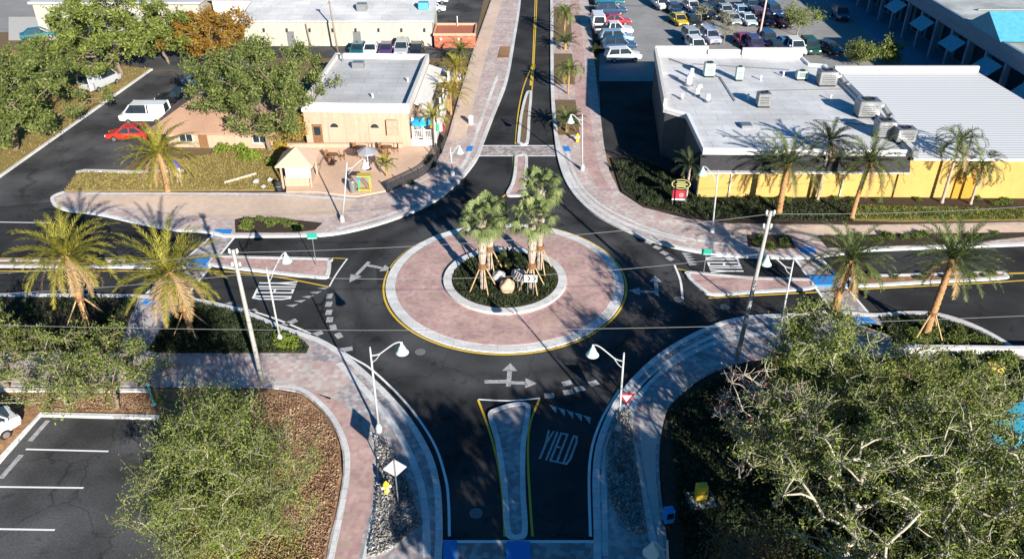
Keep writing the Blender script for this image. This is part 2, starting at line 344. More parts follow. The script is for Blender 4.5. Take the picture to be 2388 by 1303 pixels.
# pale concrete bands inside the pavements
band = lambda par, pts, w=.3, m=CONC_LT, z=.148: line(par, pts, w, m, z, 6, 'concrete_band')
band(nw, [(790, 537), (900, 506), (985, 470), (1045, 425), (1082, 385), (1102, 340), (1128, 268), (1160, 180)], .35)
band(nw, [(200, 455), (620, 457), (830, 470)], .3)
band(nw, [(160, 470), (620, 468), (800, 478), (890, 470), (960, 440), (1020, 400), (1052, 350), (1080, 250)], .22, PATH_BEIGE)
band(ne, [(1318, 340), (1345, 420), (1390, 472), (1450, 508), (1540, 545), (1640, 566), (1730, 577)], .3)
band(ne, [(1300, 330), (1322, 400), (1360, 458), (1420, 505), (1500, 540), (1600, 566)], .45)
band(sw, [(790, 850), (835, 895), (912, 985), (965, 1085), (990, 1180), (996, 1303)], .4)
band(sw, [(868, 1010), (885, 1090), (875, 1190), (850, 1310)], .25)
band(sw, [(640, 905), (705, 912), (770, 968), (806, 1040), (810, 1110), (795, 1200), (772, 1310)], .3)
band(se, [(1412, 1300), (1410, 1085), (1433, 1000), (1476, 925), (1555, 848), (1655, 790), (1740, 764), (1850, 757)], .3)
band(se, [(1530, 1300), (1505, 1180), (1480, 1060), (1468, 985), (1500, 910), (1570, 850), (1660, 805), (1750, 785), (1850, 775)], .4)
struct('cycle_path', MB().sheet(Sm([(720, 915), (800, 945), (850, 1010), (872, 1090), (862, 1190), (838, 1303), (820, 1600)]) + Sm([(742, 1600), (772, 1303), (797, 1200), (810, 1110), (805, 1040), (768, 968), (720, 915)]), .144), PAVER_RED, sw)
struct('footpath', MB().sheet(GP([(-700, 835), (640, 835), (700, 842), (800, 850), (830, 880), (770, 935), (706, 906), (340, 896), (-700, 896)]), .144), PAVER, sw)
struct('footpath', MB().sheet(GP([(160, 457), (740, 462), (830, 472), (800, 505), (700, 512), (560, 512), (500, 512), (160, 470)]), .144), PATH_BEIGE, nw)
struct('footpath', MB().sheet(Sm([(1048, 330), (1075, 230), (1104, 130), (1148, 0)]) + Sm([(1172, 0), (1135, 130), (1108, 230), (1085, 330)]), .144), PATH_BEIGE, nw)
struct('footpath', MB().sheet(Sm([(1350, 0), (1368, 200), (1385, 330), (1400, 400), (1430, 450)]) + Sm([(1395, 440), (1362, 380), (1350, 320), (1340, 200), (1330, 0)]), .144), PAVER_RED, ne)
struct('footpath', MB().sheet(GP([(1700, 527), (2000, 531), (2900, 521), (2900, 543), (2000, 549), (1700, 548)]), .144), PATH_BEIGE, ne)
struct('footpath', MB().sheet(Sm([(1478, 1600), (1535, 1303), (1515, 1180), (1496, 1060), (1490, 985)]) + Sm([(1535, 985), (1528, 1100), (1550, 1303), (1590, 1600)]), .144), CONC, se)
# crossings laid in brick
XW = paver_mat('paver_crossing', [(.3, .28, .28), (.42, .4, .38), (.36, .25, .23), (.48, .46, .44)], .3, rot=.3)
def crossing(pts, pads):
    P = GP(pts); o = struct('crossing', MB().sheet(P, .008), XW, road)
    for a, b in ((0, 3), (1, 2)): struct('lane_line', MB().ribbon([P[a], P[b]], .18, .012), WHITE, o)
    return o
crossing([(1106, 340), (1106, 364), (1312, 364), (1306, 340)], 0)
crossing([(1850, 598), (1912, 598), (2036, 742), (1948, 735)], 0)
crossing([(497, 548), (548, 552), (422, 706), (326, 698)], 0)
crossing([(1030, 1262), (1030, 1400), (1390, 1400), (1390, 1262)], 0)
# tactile paving pads
for pts in ([(503, 538), (543, 538), (538, 550), (497, 548)], [(452, 606), (494, 606), (476, 626), (436, 626)], [(345, 700), (400, 703), (386, 716), (330, 712)], [(1862, 580), (1895, 580), (1904, 592), (1868, 592)], [(1884, 646), (1956, 646), (1976, 666), (1900, 668)], [(1988, 744), (2026, 744), (2046, 758), (2000, 760)], [(1090, 344), (1104, 344), (1100, 356), (1086, 356)], [(1312, 344), (1326, 344), (1332, 356), (1316, 356)], [(1034, 1264), (1066, 1264), (1066, 1310), (1034, 1310)], [(1182, 1266), (1236, 1266), (1238, 1310), (1180, 1310)], [(1388, 1264), (1402, 1264), (1404, 1310), (1390, 1310)]):
    struct('tactile_paving', MB().prism(GP(pts), .0, .156), BLUE)
# ---------------------------------------------------------------- the island
isl = struct('roundabout_island', MB().prism(arc(8.25), -.05, .12), PAVER_RED)
struct('kerb', MB().ribbon(arc(8.6), .8, -.03, .13, closed=True), CONC_LT, isl)
struct('lane_line', MB().ribbon(arc(9.16), .14, .008, closed=True), YELLOW, road)
struct('kerb', MB().ribbon(arc(4.35), .62, .1, .2, closed=True), CONC_LT, isl)
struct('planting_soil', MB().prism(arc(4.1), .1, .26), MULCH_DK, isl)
# splitter islands
def splitter(outer, inner=None, top=PAVER_RED):
    P = smooth(GP(outer) + [G(*outer[0])], 5)[:-1]
    o = struct('traffic_island', MB().prism(P, -.05, .12), top)
    struct('kerb', MB().ribbon(P, .3, -.03, .18, closed=True), CONC_LT, o)
    return o
splitter([(1148, 962), (1190, 948), (1226, 946), (1231, 965), (1220, 1040), (1219, 1140), (1224, 1235), (1212, 1254), (1192, 1252), (1183, 1230), (1176, 1130), (1160, 1030), (1144, 975)], top=PAVER_GREY)
splitter([(500, 600), (640, 604), (762, 607), (768, 612), (764, 642), (748, 648), (640, 637), (500, 620), (486, 612)])
splitter([(-500, 612), (0, 610), (300, 611), (430, 611), (440, 617), (430, 625), (300, 624), (0, 622), (-500, 622)], top=MULCH)
splitter([(1604, 642), (1612, 638), (1740, 650), (1885, 655), (1895, 662), (1885, 674), (1760, 682), (1665, 688), (1640, 678), (1612, 655)])
splitter([(1985, 660), (2000, 648), (2150, 643), (2320, 638), (2342, 643), (2330, 650), (2150, 660), (2000, 668)], top=MULCH)
splitter([(1204, 366), (1226, 366), (1226, 400), (1224, 440), (1222, 455), (1200, 458), (1184, 455), (1196, 430), (1202, 400)])
splitter([(1209, 334), (1229, 334), (1234, 270), (1238, 225), (1236, 215), (1228, 222), (1216, 270)], top=SOIL)
# ---------------------------------------------------------------- road markings
YW = lambda pts, w=.13: line(road, pts, w, YELLOW)
WH = lambda pts, w=.12, m=WHITE: line(road, pts, w, m)
YW([(1115, 932), (1140, 1000), (1160, 1075), (1172, 1160), (1177, 1250)]); YW([(1258, 930), (1237, 985), (1231, 1050), (1235, 1150), (1242, 1250)])
WH([(1115, 931), (1190, 934), (1259, 928)])
YW([(-300, 634), (0, 632), (300, 632), (500, 632), (640, 645), (768, 669)]); YW([(-300, 600), (0, 602), (300, 602), (500, 596), (690, 599), (806, 603)], .1)
WH([(810, 603), (785, 638), (768, 668)])
YW([(1580, 627), (1640, 636), (1760, 645), (1890, 649)], .1); YW([(1652, 695), (1760, 689), (1890, 682), (2000, 675), (2340, 657), (2500, 645)]); YW([(2340, 638), (2500, 634)], .2)
WH([(1573, 618), (1587, 655), (1592, 700)], .16)
YW([(1243, 150), (1222, 200), (1209, 260), (1202, 336)]); YW([(1198, 366), (1196, 410), (1186, 445), (1172, 460)], .18); YW([(1247, 150), (1241, 205), (1237, 260), (1231, 336)]); YW([(1229, 366), (1229, 420)], .18)
YW([(1242, 150), (1248, 0), (1250, -100)]); YW([(1245, 150), (1252, 0), (1254, -100)])
YW([(1245, 150), (1240, 175), (1238, 200)], .3)
WH([(470, 703), (560, 718), (650, 746), (740, 786), (820, 833), (870, 864), (950, 943), (1010, 1030), (1038, 1110), (1046, 1170), (1048, 1250)], .15)
for a, b in (((560, 738), (598, 722)), ((655, 760), (692, 746)), ((722, 784), (752, 774)), ((790, 817), (822, 812)), ((520, 712), (545, 706))):
    line(road, [a, b], .45, WHITE_OLD, sm=False, name='hatch_marking')
WH([(1377, 1250), (1375, 1080), (1399, 986), (1444, 908)], .15)
WH([(-300, 596), (0, 516)], .12); WH([(0, 518), (120, 520)], .12)
for q in ([(2010, 581), (2388, 568)],): WH(q, .1)
def dash(pts, w=.45):
    for x, y, ang in pts:
        p = G(x, y); struct('yield_dash', MB().box((p.x, p.y, .006), (.62, w, .006), R(ang)), WHITE_OLD, road)
dash([(768, 690, 90), (767, 709, 90), (767, 728, 92), (769, 745, 95), (777, 763, 110), (790, 782, 122)])
dash([(1281, 922, 5), (1325, 914, 12), (1352, 906, 18), (1322, 893, 20), (1384, 893, 25)])
dash([(1448, 530, 140), (1470, 541, 140), (1492, 553, 140), (1513, 565, 138), (1532, 577, 135), (1549, 590, 130), (1562, 603, 125)])
def teeth(p0, p1, n, d, L=.75, w=.5):
    a, b = G(*p0), G(*p1); d = Vector((math.cos(R(d)), math.sin(R(d)), 0)); q = (b - a).normalized()
    for i in range(n):
        c = a.lerp(b, i / (n - 1)); V = [c + q * w / 2, c - q * w / 2, c + d * L]
        struct('yield_triangle', MB().sheet(V, .008), WHITE_OLD, road)
teeth((763, 672), (690, 712), 5, 180); teeth((1592, 592), (1606, 616), 5, 0); teeth((1290, 946), (1368, 970), 5, -78)
LET = {'Y': [[(0, 1), (.5, .5), (1, 1)], [(.5, .5), (.5, 0)]], 'I': [[(.5, 0), (.5, 1)]], 'E': [[(1, 0), (0, 0), (0, 1), (1, 1)], [(0, .5), (.8, .5)]], 'L': [[(0, 1), (0, 0), (1, 0)]],
       'D': [[(0, 0), (0, 1), (.6, 1), (1, .8), (1, .2), (.6, 0), (0, 0)]], 'X': [[(0, 0), (1, 1)], [(0, 1), (1, 0)]], 'T': [[(0, 1), (1, 1)], [(.5, 1), (.5, 0)]]}
def word(txt, c, right, up, w, h, sw_, m=WHITE, parent=None):
    c = Vector((c.x, c.y, 0)); right = Vector((*right, 0)).normalized(); up = Vector((*up, 0)).normalized(); n = len(txt); lw = w / (n * 1.35); mb = MB()
    for i, ch in enumerate(txt):
        o = c - right * w / 2 + right * (i * 1.35 + .17) * lw - up * h / 2
        for st in LET[ch]:
            for j in range(len(st) - 1):
                p, q = [o + right * s[0] * lw + up * s[1] * h for s in (st[j], st[j + 1])]
                e = (q - p).normalized() * sw_ * .5; mb.ribbon([p - e, q + e], sw_, .007 + .0006 * j + .0001 * i)
    return struct('yield_lettering', mb, m, parent or road)
word('YIELD', G(1302, 1042), (.95, -.3), (.31, .95), 1.9, 2.35, .13, WHITE_OLD)
word('YIELD', G(641, 677), (0, -1), (1, -.02), 2.5, 2.7, .17)
word('YIELD', G(1689, 617), (0, 1), (-1, .0), 2.4, 2.4, .17)
def arrow(c, up, L, turn, m=WHITE_OLD):
    # straight stem with a side branch
    c = Vector((c.x, c.y, 0)); u = Vector((*up, 0)).normalized(); r = Vector((u.y, -u.x, 0)) * turn; mb = MB()
    A = c - u * L / 2
    mb.ribbon([A, A + u * L * .68], .3, .008); mb.sheet([A + u * L * .66 + r * .5, A + u * L * .66 - r * .5, A + u * L], .008)
    B = A + u * L * .16
    mb.ribbon([B + r * .15, B + r * L * .45], .3, .008); mb.sheet([B + r * L * .44 + u * .5, B + r * L * .44 - u * .5, B + r * L * .75], .008)
    return struct('arrow_marking', mb, m, road)
arrow(G(1188, 873), (.05, 1), 2.4, 1); struct('arrow_marking', MB().ribbon(GP([(1130, 890), (1185, 889)]), .35, .0085), WHITE_OLD, road)
arrow(G(838, 634), (-.35, -1), 3.2, -1); arrow(G(1530, 665), (.1, 1), 2.8, -1)
# car park bays and kerbs
kp = GP([(-60, 1140), (0, 1075), (96, 968), (372, 975)])
cpk = struct('verge', MB().prism(GP([(-700, 908), (352, 908), (352, 930), (480, 960), (420, 985), (372, 972), (96, 966), (0, 1072), (-60, 1138), (-700, 1300)]), -.04, .1), MULCH)
struct('kerb', MB().ribbon(kp, .28, -.03, .2), CONC_LT, cpk); struct('kerb', MB().ribbon(GP([(-300, 914), (60, 913), (352, 914)]), .3, -.03, .22), CONC_LT, cpk)
for q in ([(60, 1047), (253, 1052)], [(-60, 1134), (195, 1137)], [(-120, 1231), (128, 1235)], [(-200, 1345), (50, 1350)]): line(road, q, .12, WHITE, .01, sm=False, name='bay_line')
for q in ([(112, 980), (70, 1028)], [(50, 1060), (2, 1115)]): line(road, q, .3, WHITE_OLD, .01, sm=False, name='bay_line')
# lawns and beds
def bed(name, pts, z, m, kind='structure', sm=False):
    P = smooth(GP(pts), 5) if sm else GP(pts)
    o = MB().prism(P, -.045, z).build(name, m); o['kind'] = kind; return P
bed('lawn', [(620, 908), (705, 922), (760, 972), (793, 1040), (798, 1110), (783, 1200), (760, 1303), (735, 1600), (420, 1600), (440, 1303), (452, 1010), (486, 960), (356, 928), (356, 908)], .1, MULCH)
lawn_nw = bed('lawn', [(196, 402), (300, 404), (430, 372), (560, 350), (660, 350), (664, 400), (640, 445), (152, 446), (180, 406)], .1, GRASS)
struct('footpath', MB().ribbon(GP([(178, 404), (196, 400), (310, 403), (430, 400)]), .5, -.03, .17), CONC_LT)
lawn_far = bed('lawn', [(-300, 440), (0, 411), (352, 162), (300, 158), (-100, 100), (-500, 250)], .1, GRASS)
struct('kerb', MB().ribbon(GP([(-300, 443), (0, 413), (354, 163)]), .3, -.03, .18), CONC_LT)
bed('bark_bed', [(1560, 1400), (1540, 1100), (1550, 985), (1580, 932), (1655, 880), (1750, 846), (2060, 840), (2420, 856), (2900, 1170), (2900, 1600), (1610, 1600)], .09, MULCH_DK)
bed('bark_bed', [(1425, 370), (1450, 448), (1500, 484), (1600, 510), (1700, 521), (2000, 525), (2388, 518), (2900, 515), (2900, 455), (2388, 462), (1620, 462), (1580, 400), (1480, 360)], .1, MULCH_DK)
bed('lawn', [(2010, 480), (2388, 490), (2900, 490), (2900, 515), (2388, 517), (2100, 520), (1950, 515)], .12, GRASS)
for pts in ([(1292, 20), (1330, 20), (1334, 100), (1291, 100)], [(1292, 128), (1334, 128), (1342, 200), (1292, 200)], [(1294, 236), (1342, 236), (1352, 318), (1302, 318)]):
    bed('verge', pts, .16, SOIL)
bed('verge', [(1168, 112), (1190, 112), (1186, 138), (1160, 138)], .2, MULCH)
beds = {}
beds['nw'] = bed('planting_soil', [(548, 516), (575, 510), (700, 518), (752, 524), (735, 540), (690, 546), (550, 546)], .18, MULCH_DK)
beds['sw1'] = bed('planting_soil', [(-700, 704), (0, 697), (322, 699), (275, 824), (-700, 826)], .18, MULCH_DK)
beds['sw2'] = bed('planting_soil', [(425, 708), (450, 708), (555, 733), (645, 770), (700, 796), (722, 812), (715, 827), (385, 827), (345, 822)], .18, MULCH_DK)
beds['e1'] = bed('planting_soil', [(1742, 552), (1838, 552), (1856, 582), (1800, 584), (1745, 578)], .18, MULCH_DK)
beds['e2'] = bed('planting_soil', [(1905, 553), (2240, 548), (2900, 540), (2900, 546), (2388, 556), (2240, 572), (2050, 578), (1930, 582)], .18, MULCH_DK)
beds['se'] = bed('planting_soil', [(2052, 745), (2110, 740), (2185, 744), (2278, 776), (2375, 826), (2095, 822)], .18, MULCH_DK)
bed('rock_bed', [(872, 1020), (905, 1040), (940, 1100), (968, 1170), (985, 1225), (900, 1295), (856, 1303), (874, 1200), (884, 1110)], .17, ROCKS)
bed('rock_bed', [(1438, 965), (1470, 958), (1480, 1050), (1500, 1180), (1510, 1250), (1470, 1255), (1425, 1180), (1412, 1120), (1412, 1050)], .17, ROCKS)

# patched cuts in the asphalt
PATCH = mat('asphalt_patch', (.033, .033, .034), .9, .3, 9, .2, big=.2, detail=9, spec=.1)
for x, y, w, h, r in ((900, 640, 1.4, 2.6, 10), (1080, 1010, 1.1, 3.2, 8), (1320, 1180, 1.0, 2.2, -6), (1250, 300, .9, 5.0, -2), (350, 560, 4.5, 1.0, 0), (2150, 700, 5.0, 1.1, 3), (1490, 760, 2.0, 1.2, 40), (1160, 300, .8, 3.4, -12)):
    p = G(x, y); struct('asphalt_patch', MB().box((p.x, p.y, .0035), (w, h, .004), R(r)), PATCH, road)

struct('rear_lot', MB().sheet(GP([(352, 164), (600, 164), (590, 134), (588, 108), (420, 104), (300, 118), (250, 140)]), .002), ASPH_MID)
struct('parking_surface', MB().sheet(GP([(-500, 76), (98, 76), (150, -60), (-500, -60)]), .002), ASPH_OLD)
# ---------------------------------------------------------------- buildings
PEACH = mat('stucco_peach', (.45, .325, .24), .85, .06, 3, .1, big=.05, streak=.16)
STUC_W = mat('stucco_white', (.6, .58, .55), .8, .05, 3, .06, streak=.16)
CREAM = mat('stucco_cream', (.42, .4, .34), .85, .06, 3, .08, big=.06, streak=.16)
YELLO = mat('stucco_yellow', (.48, .32, .1), .85, .05, 1.5, .06, big=.06, streak=.05)
ROOFG = mat('roof_membrane', (.5, .5, .5), .85, .07, 2, .1, big=.12, seams=1.6)
ROOFW = mat('roof_white', (.6, .6, .6), .7, .06, 1.5, .08, big=.14, seams=1.6)
DARKM = mat('dark_metal', (.03, .03, .035), .5, .2, 5)
WMETAL = mat('white_metal', (.78, .78, .77), .45, .06, 6)
GALV = mat('galvanised', (.3, .31, .32), .4, .15, 5, metal=.6)
GLASS = mat('window_glass', (.02, .03, .04), .08, .3, 1.5, spec=.6)
TILE = mat('roof_shingle', (.36, .22, .15), .9, .18, 9, .3, big=.12)
TEALW = mat('teal_wall', (.045, .16, .2), .7, .15, 2)
TEALR = mat('teal_awning', (.08, .32, .45), .55, .15, 2)
NAVY = mat('blue_grey_wall', (.16, .24, .33), .75, .12, 2)
BRICKR = paver_mat('brick_red', [(.35, .1, .06), (.42, .13, .08), (.38, .16, .1)], .25)
WOOD = mat('wood_brown', (.2, .1, .045), .7, .3, 6)
ORANGE = mat('door_orange', (.5, .24, .03), .6, .1, 4)
def corr_mat():
    m, N, L, b = node_mat('corrugated_white'); tc = N.new('ShaderNodeTexCoord'); wv = N.new('ShaderNodeTexWave'); wv.bands_direction = 'Y'
    wv.inputs['Scale'].default_value = .62; wv.inputs['Distortion'].default_value = 0; L.new(tc.outputs['Object'], wv.inputs['Vector'])
    rp = N.new('ShaderNodeValToRGB'); rp.color_ramp.elements[0].color = (.36, .36, .37, 1); rp.color_ramp.elements[1].color = (.76, .76, .75, 1); rp.color_ramp.elements[0].position = .0; rp.color_ramp.elements[1].position = .45
    L.new(wv.outputs['Fac'], rp.inputs[0]); L.new(rp.outputs[0], b.inputs['Base Color']); b.inputs['Roughness'].default_value = .5; return m
CORR = corr_mat()
YAW = R(2.2)
def quad_frame(o, rz):
    c, s = math.cos(rz), math.sin(rz)
    return lambda x, y: Vector((o[0] + x * c + y * s, o[1] - x * s + y * c))
def parapet(mb, P, w, z0, z1): return mb.ribbon(P, w, z0, z1 - z0, off=w / 2, closed=True)
def ccw(P):
    A = sum(P[i][0] * P[(i + 1) % len(P)][1] - P[(i + 1) % len(P)][0] * P[i][1] for i in range(len(P)))
    return P if A > 0 else P[::-1]
# --- peach restaurant with white parapet
b1 = thing('restaurant_building', 'peach stucco building with a grey flat roof, white parapet and arched niches facing the patio', 'building')
F = quad_frame((-20.9, 79.65), YAW); P1 = [F(0, 0), F(10.6, 0), F(10.6, 16), F(0, 16)]
MB().prism(P1, -.05, 3.62).build('wall', PEACH, b1)
MB().prism([F(.3, .3), F(10.3, .3), F(10.3, 15.7), F(.3, 15.7)], 3.6, 4.0).build('roof', ROOFG, b1)
parapet(MB(), [F(-.12, -.12), F(10.72, -.12), F(10.72, 16.12), F(-.12, 16.12)], .4, 3.58, 4.55).build('parapet', STUC_W, b1)
ARCHW = mat('niche_pale', (.4, .32, .24), .8, .05, 4)
def arch_pts(w, h, n=8): return [(-w / 2, 0), (w / 2, 0), (w / 2, h - w / 2)] + [(w / 2 * math.cos(math.pi * k / n), h - w / 2 + w / 2 * math.sin(math.pi * k / n)) for k in range(1, n)] + [(-w / 2, h - w / 2)]
def upright(pts, fr, x, y0, y1, z):
    # outline (x, z) in the facade plane, from depth y0 to y1
    n = len(pts); V = [(*fr(x + p[0], y0), z + p[1]) for p in pts] + [(*fr(x + p[0], y1), z + p[1]) for p in pts]
    return V, [tuple(range(n)), tuple(range(2 * n - 1, n - 1, -1))] + [(i, n + i, n + (i + 1) % n, (i + 1) % n) for i in range(n)]
for x in (3.0, 7.1):
    w = MB().add(*upright(arch_pts(1.25, 2.35), F, x, -.08, .03, .25)).build('window', ARCHW, b1)
    MB().add(*upright([(-.42 * math.cos(math.pi * k / 8), .42 * math.sin(math.pi * k / 8)) for k in range(9)], F, x, -.1, -.03, 1.98)).build('fanlight', GLASS, w)
    MB().add(*upright([(-.78, 0), (.78, 0), (.78, .14), (-.78, .14)], F, x, -.16, .0, .12)).build('sill', STUC_W, w)
dr = MB().add(*upright([(-.5, 0), (.5, 0), (.5, 2.2), (-.5, 2.2)], F, 1.2, -.06, .02, .05)).build('door', WOOD, b1)
MB().add(*upright([(-.32, 0), (.32, 0), (.32, .9), (-.32, .9)], F, 1.2, -.09, -.05, 1.1)).build('pane', GLASS, dr)
sg = MB().box((*F(8.9, -.25), 2.1), (1.1, .3, 1.6), -YAW).build('shutter_box', mat('shutter_tan', (.4, .28, .2), .7), b1)
vp = MB().rbox((*F(3.2, 12.5), 4.35), (1.3, .9, .7), .05, -YAW).build('roof_vent', GALV, b1)
MB().lathe([(.12, 0), (.12, .8), (.2, .85), (.2, 1.0)], (*F(1, 14.5), 4.0), 10).build('roof_vent', GALV, b1)
for x, y in ((6.5, 3), (9.4, 8)): MB().lathe([(.1, 0), (.1, .5)], (*F(x, y), 4.0), 8).build('roof_vent', STUC_W, b1)
# side veranda: deck, posts, railing, awning
dk = MB().prism([F(10.62, .2), F(13.2, .2), F(13.2, 15), F(10.62, 15)], -.05, .7).build('veranda_deck', STUC_W, b1)
for k in range(6): MB().box((*F(13.05, .4 + k * 2.85), 1.85), (.2, .2, 2.3), -YAW).build('veranda_post', STUC_W, b1)
for k, x in enumerate((10.9, 12.0)): MB().box((*F(x, .3), 1.85), (.24, .24, 2.3), -YAW).build('veranda_post', STUC_W, b1)
aw = MB(); V = [(*F(10.73, 3), 3.5), (*F(10.73, 15.6), 3.5), (*F(12.2, 15.6), 3.0), (*F(12.2, 3), 3.0)]; V += [(x, y, z - .1) for x, y, z in V]
aw.add(V, [(3, 2, 1, 0), (4, 5, 6, 7), (0, 1, 5, 4), (1, 2, 6, 5), (2, 3, 7, 6), (3, 0, 4, 7)]).build('awning', STUC_W, b1)
rl = MB()
for seg in (((10.8, .35), (13.05, .35)), ((13.05, .35), (13.05, 14.8))):
    a, b = F(*seg[0]), F(*seg[1]); n = int((b - a).length / .18)
    for z in (.85, 1.65): rl.box((*((a + b) / 2), z), ((b - a).length, .09, .08), math.atan2((b - a).y, (b - a).x))
    for k in range(n + 1): p = a.lerp(b, k / n); rl.box((p.x, p.y, 1.2), (.06, .06, .9))
rl.build('railing', STUC_W, b1)
# --- patio in front, kiosk, fence
patio = struct('patio', MB().prism(GP([(668, 345), (945, 345), (1020, 345), (1028, 360), (1000, 400), (950, 428), (900, 448), (830, 461), (745, 451), (668, 450)]), -.04, .15), mat('patio_peach', (.62, .43, .31), .85, .08, 2.5, .1, big=.12, detail=9))
struct('patio_wall', MB().ribbon(GP([(668, 346), (940, 346)]), .3, .1, .45), PEACH, patio)
ks = thing('kiosk', 'small hip-roofed peach kiosk with a white and mint board under its eave', 'kiosk', (*G(702, 425).xy, 0))
def hip(w, d, z0, z1, ridge=0, th=.12, ov=0):
    x, y = w / 2 + ov, d / 2 + ov
    V = [(-x, -y, z0), (x, -y, z0), (x, y, z0), (-x, y, z0), (-ridge / 2, 0, z1), (ridge / 2, 0, z1)] + [(-x, -y, z0 - th), (x, -y, z0 - th), (x, y, z0 - th), (-x, y, z0 - th)]
    return V, [(0, 1, 5, 4), (1, 2, 5), (2, 3, 4, 5), (3, 0, 4), (1, 0, 6, 7), (2, 1, 7, 8), (3, 2, 8, 9), (0, 3, 9, 6), (6, 9, 8, 7)]
def hip0(w, d, z0, z1, th=.12):
    x, y = w / 2, d / 2; V = [(-x, -y, z0), (x, -y, z0), (x, y, z0), (-x, y, z0), (0, 0, z1)] + [(i, j, z0 - th) for i, j in ((-x, -y), (x, -y), (x, y), (-x, y))]
    return V, [(0, 1, 4), (1, 2, 4), (2, 3, 4), (3, 0, 4), (1, 0, 5, 6), (2, 1, 6, 7), (3, 2, 7, 8), (0, 3, 8, 5), (5, 8, 7, 6)]
MB().add(*hip0(3.4, 3.4, 2.35, 3.6)).build('roof', mat('kiosk_shingle', (.55, .39, .29), .85, .1, 8, .2), ks)
for x in (-1.3, 1.3):
    for y in (-1.3, 1.3): MB().box((x, y, 1.2), (.16, .16, 2.4)).build('post', PEACH, ks)
MB().rbox((0, -.2, .6), (2.4, 1.8, 1.0), .04).build('counter', PEACH, ks)
bd = MB().rbox((.25, -1.45, 1.75), (2.3, .1, 1.15), .03).build('board', STUC_W, ks)
sgm = MB().box((.45, -1.51, 2.05), (1.3, .03, .42)); MINT = mat('mint_paint', (.3, .62, .52), .6)
sgm.build('board_panel', MINT, bd)
ln = MB()
for k in range(3): ln.box((.5, -1.515, 1.72 - k * .14), (1.3 - .2 * k, .02, .035))
ln.build('board_lines', mat('board_text', (.25, .35, .35), .6), bd)
fn = thing('metal_fence', 'low black metal fence curving round the patio edge', 'fence', (*G(985, 412).xy, 0)); fb = MB(); fr_ = MB(); q0 = G(985, 412)
FP = smooth(GP([(905, 452), (950, 432), (1000, 404), (1030, 360), (1042, 325)]), 8)
L_ = [(p - q0) for p in FP]
for z in (.25, 1.0): fr_.tube([(p.x, p.y, z) for p in L_], .035, 5)
for i in range(len(L_) - 1):
    for k in range(6): p = L_[i].lerp(L_[i + 1], k / 6); fb.box((p.x, p.y, .6), (.03, .03, .85))
fr_.build('rail', DARKM, fn); fb.build('bars', DARKM, fn)
for i in range(0, len(L_), 6): MB().box((L_[i].x, L_[i].y, .6), (.09, .09, 1.2)).build('post', DARKM, fn)
# --- brown hip-roofed house
b2 = thing('hip_roof_house', 'low peach house under a brown hipped shingle roof beside the dark side street', 'house', (-29.6, 82.6, 0), -YAW)
MB().prism([(-5.2, -3.6), (5.6, -3.6), (5.6, 4), (-5.2, 4)], -.05, 2.15).build('wall', PEACH, b2)
MB().add(*hip(11.0, 7.8, 2.1, 4.7, 4.0, .18, 1.1)).build('roof', TILE, b2)
for x in (-3.2, 4.3):
    w = MB().box((x, -3.62, 1.2), (1.3, .08, 1.1)).build('window', GLASS, b2)
    MB().box((x, -3.65, 1.2), (.06, .06, 1.1)).box((x, -3.65, 1.78), (1.42, .1, .08)).box((x - .68, -3.65, 1.2), (.08, .1, 1.1)).box((x + .68, -3.65, 1.2), (.08, .1, 1.1)).build('frame', STUC_W, w)
    MB().box((x, -3.66, .6), (1.5, .14, .1)).build('sill', STUC_W, w)
MB().box((-1.5, -3.62, 1.0), (.9, .08, 2.0)).build('door', WOOD, b2)
# --- long white building
b3 = thing('long_white_building', 'long cream walled building with white roofs behind the peach restaurant', 'building')
MB().prism([(-36.3, 113.5), (-10.8, 113.5), (-10.8, 122), (-36.3, 122)], -.05, 3.3).build('wall', CREAM, b3)
V = [(-36.6, 113.2, 3.3), (-10.5, 113.2, 3.3), (-10.5, 121.5, 4.3), (-36.6, 121.5, 4.3)]; V += [(x, y, z + .16) for x, y, z in V]
MB().add(V, [(3, 2, 1, 0), (4, 5, 6, 7), (0, 1, 5, 4), (1, 2, 6, 5), (2, 3, 7, 6), (3, 0, 4, 7)]).build('roof', ROOFW, b3)
MB().prism([(-34, 121.6), (-14, 121.6), (-14, 150), (-34, 150)], -.05, 4.7).build('rear_wing', ROOFW, b3)
parapet(MB(), [Vector(p) for p in ((-34.2, 121.5), (-13.8, 121.5), (-13.8, 150.2), (-34.2, 150.2))], .35, 4.6, 5.2).build('parapet', STUC_W, b3)
for k in range(8): MB().box((-33.5 + k * 3.1, 113.38, 2.2), (.22, .24, .45)).build('wall_lamp', DARKM, b3)
for k in range(2): MB().box((-30 + 9 * k, 113.46, 1.0), (1.0, .1, 2.0)).build('door', GALV, b3)
for x, y, z in ((-20.6, 117, 3.95), (-12.2, 117.5, 4.0)):
    u = MB().rbox((x, y, z + .45), (1.4, 1.1, .9), .05).build('roof_unit', TEALR if x > -15 else GALV, b3)
MB().add([(-17.0, 124, 4.71), (-14.6, 124, 4.71), (-13.8, 136, 4.71), (-16.2, 136, 4.71), (-15.8, 124, 5.6), (-15, 136, 5.6)], [(0, 1, 4), (1, 2, 5, 4), (2, 3, 5), (3, 0, 4, 5)]).build('roof_ridge', GALV, b3)
b4 = thing('cream_building', 'cream walled building with a pale flat roof rising behind the left hand oak', 'building')
MB().prism([(-68, 121), (-44.5, 121), (-44.5, 145), (-68, 145)], -.05, 3.8).build('wall', CREAM, b4)
MB().prism([(-68.4, 120.6), (-44.1, 120.6), (-44.1, 145.4), (-68.4, 145.4)], 3.8, 4.1).build('roof', ROOFG, b4)
for k in range(5): w = MB().box((-65 + k * 4.6, 120.98, 2.0), (1.6, .1, 1.3)).build('window', GLASS, b4)
MB().box((-47, 120.98, 1.1), (1.0, .1, 2.1)).build('door', WOOD, b4)
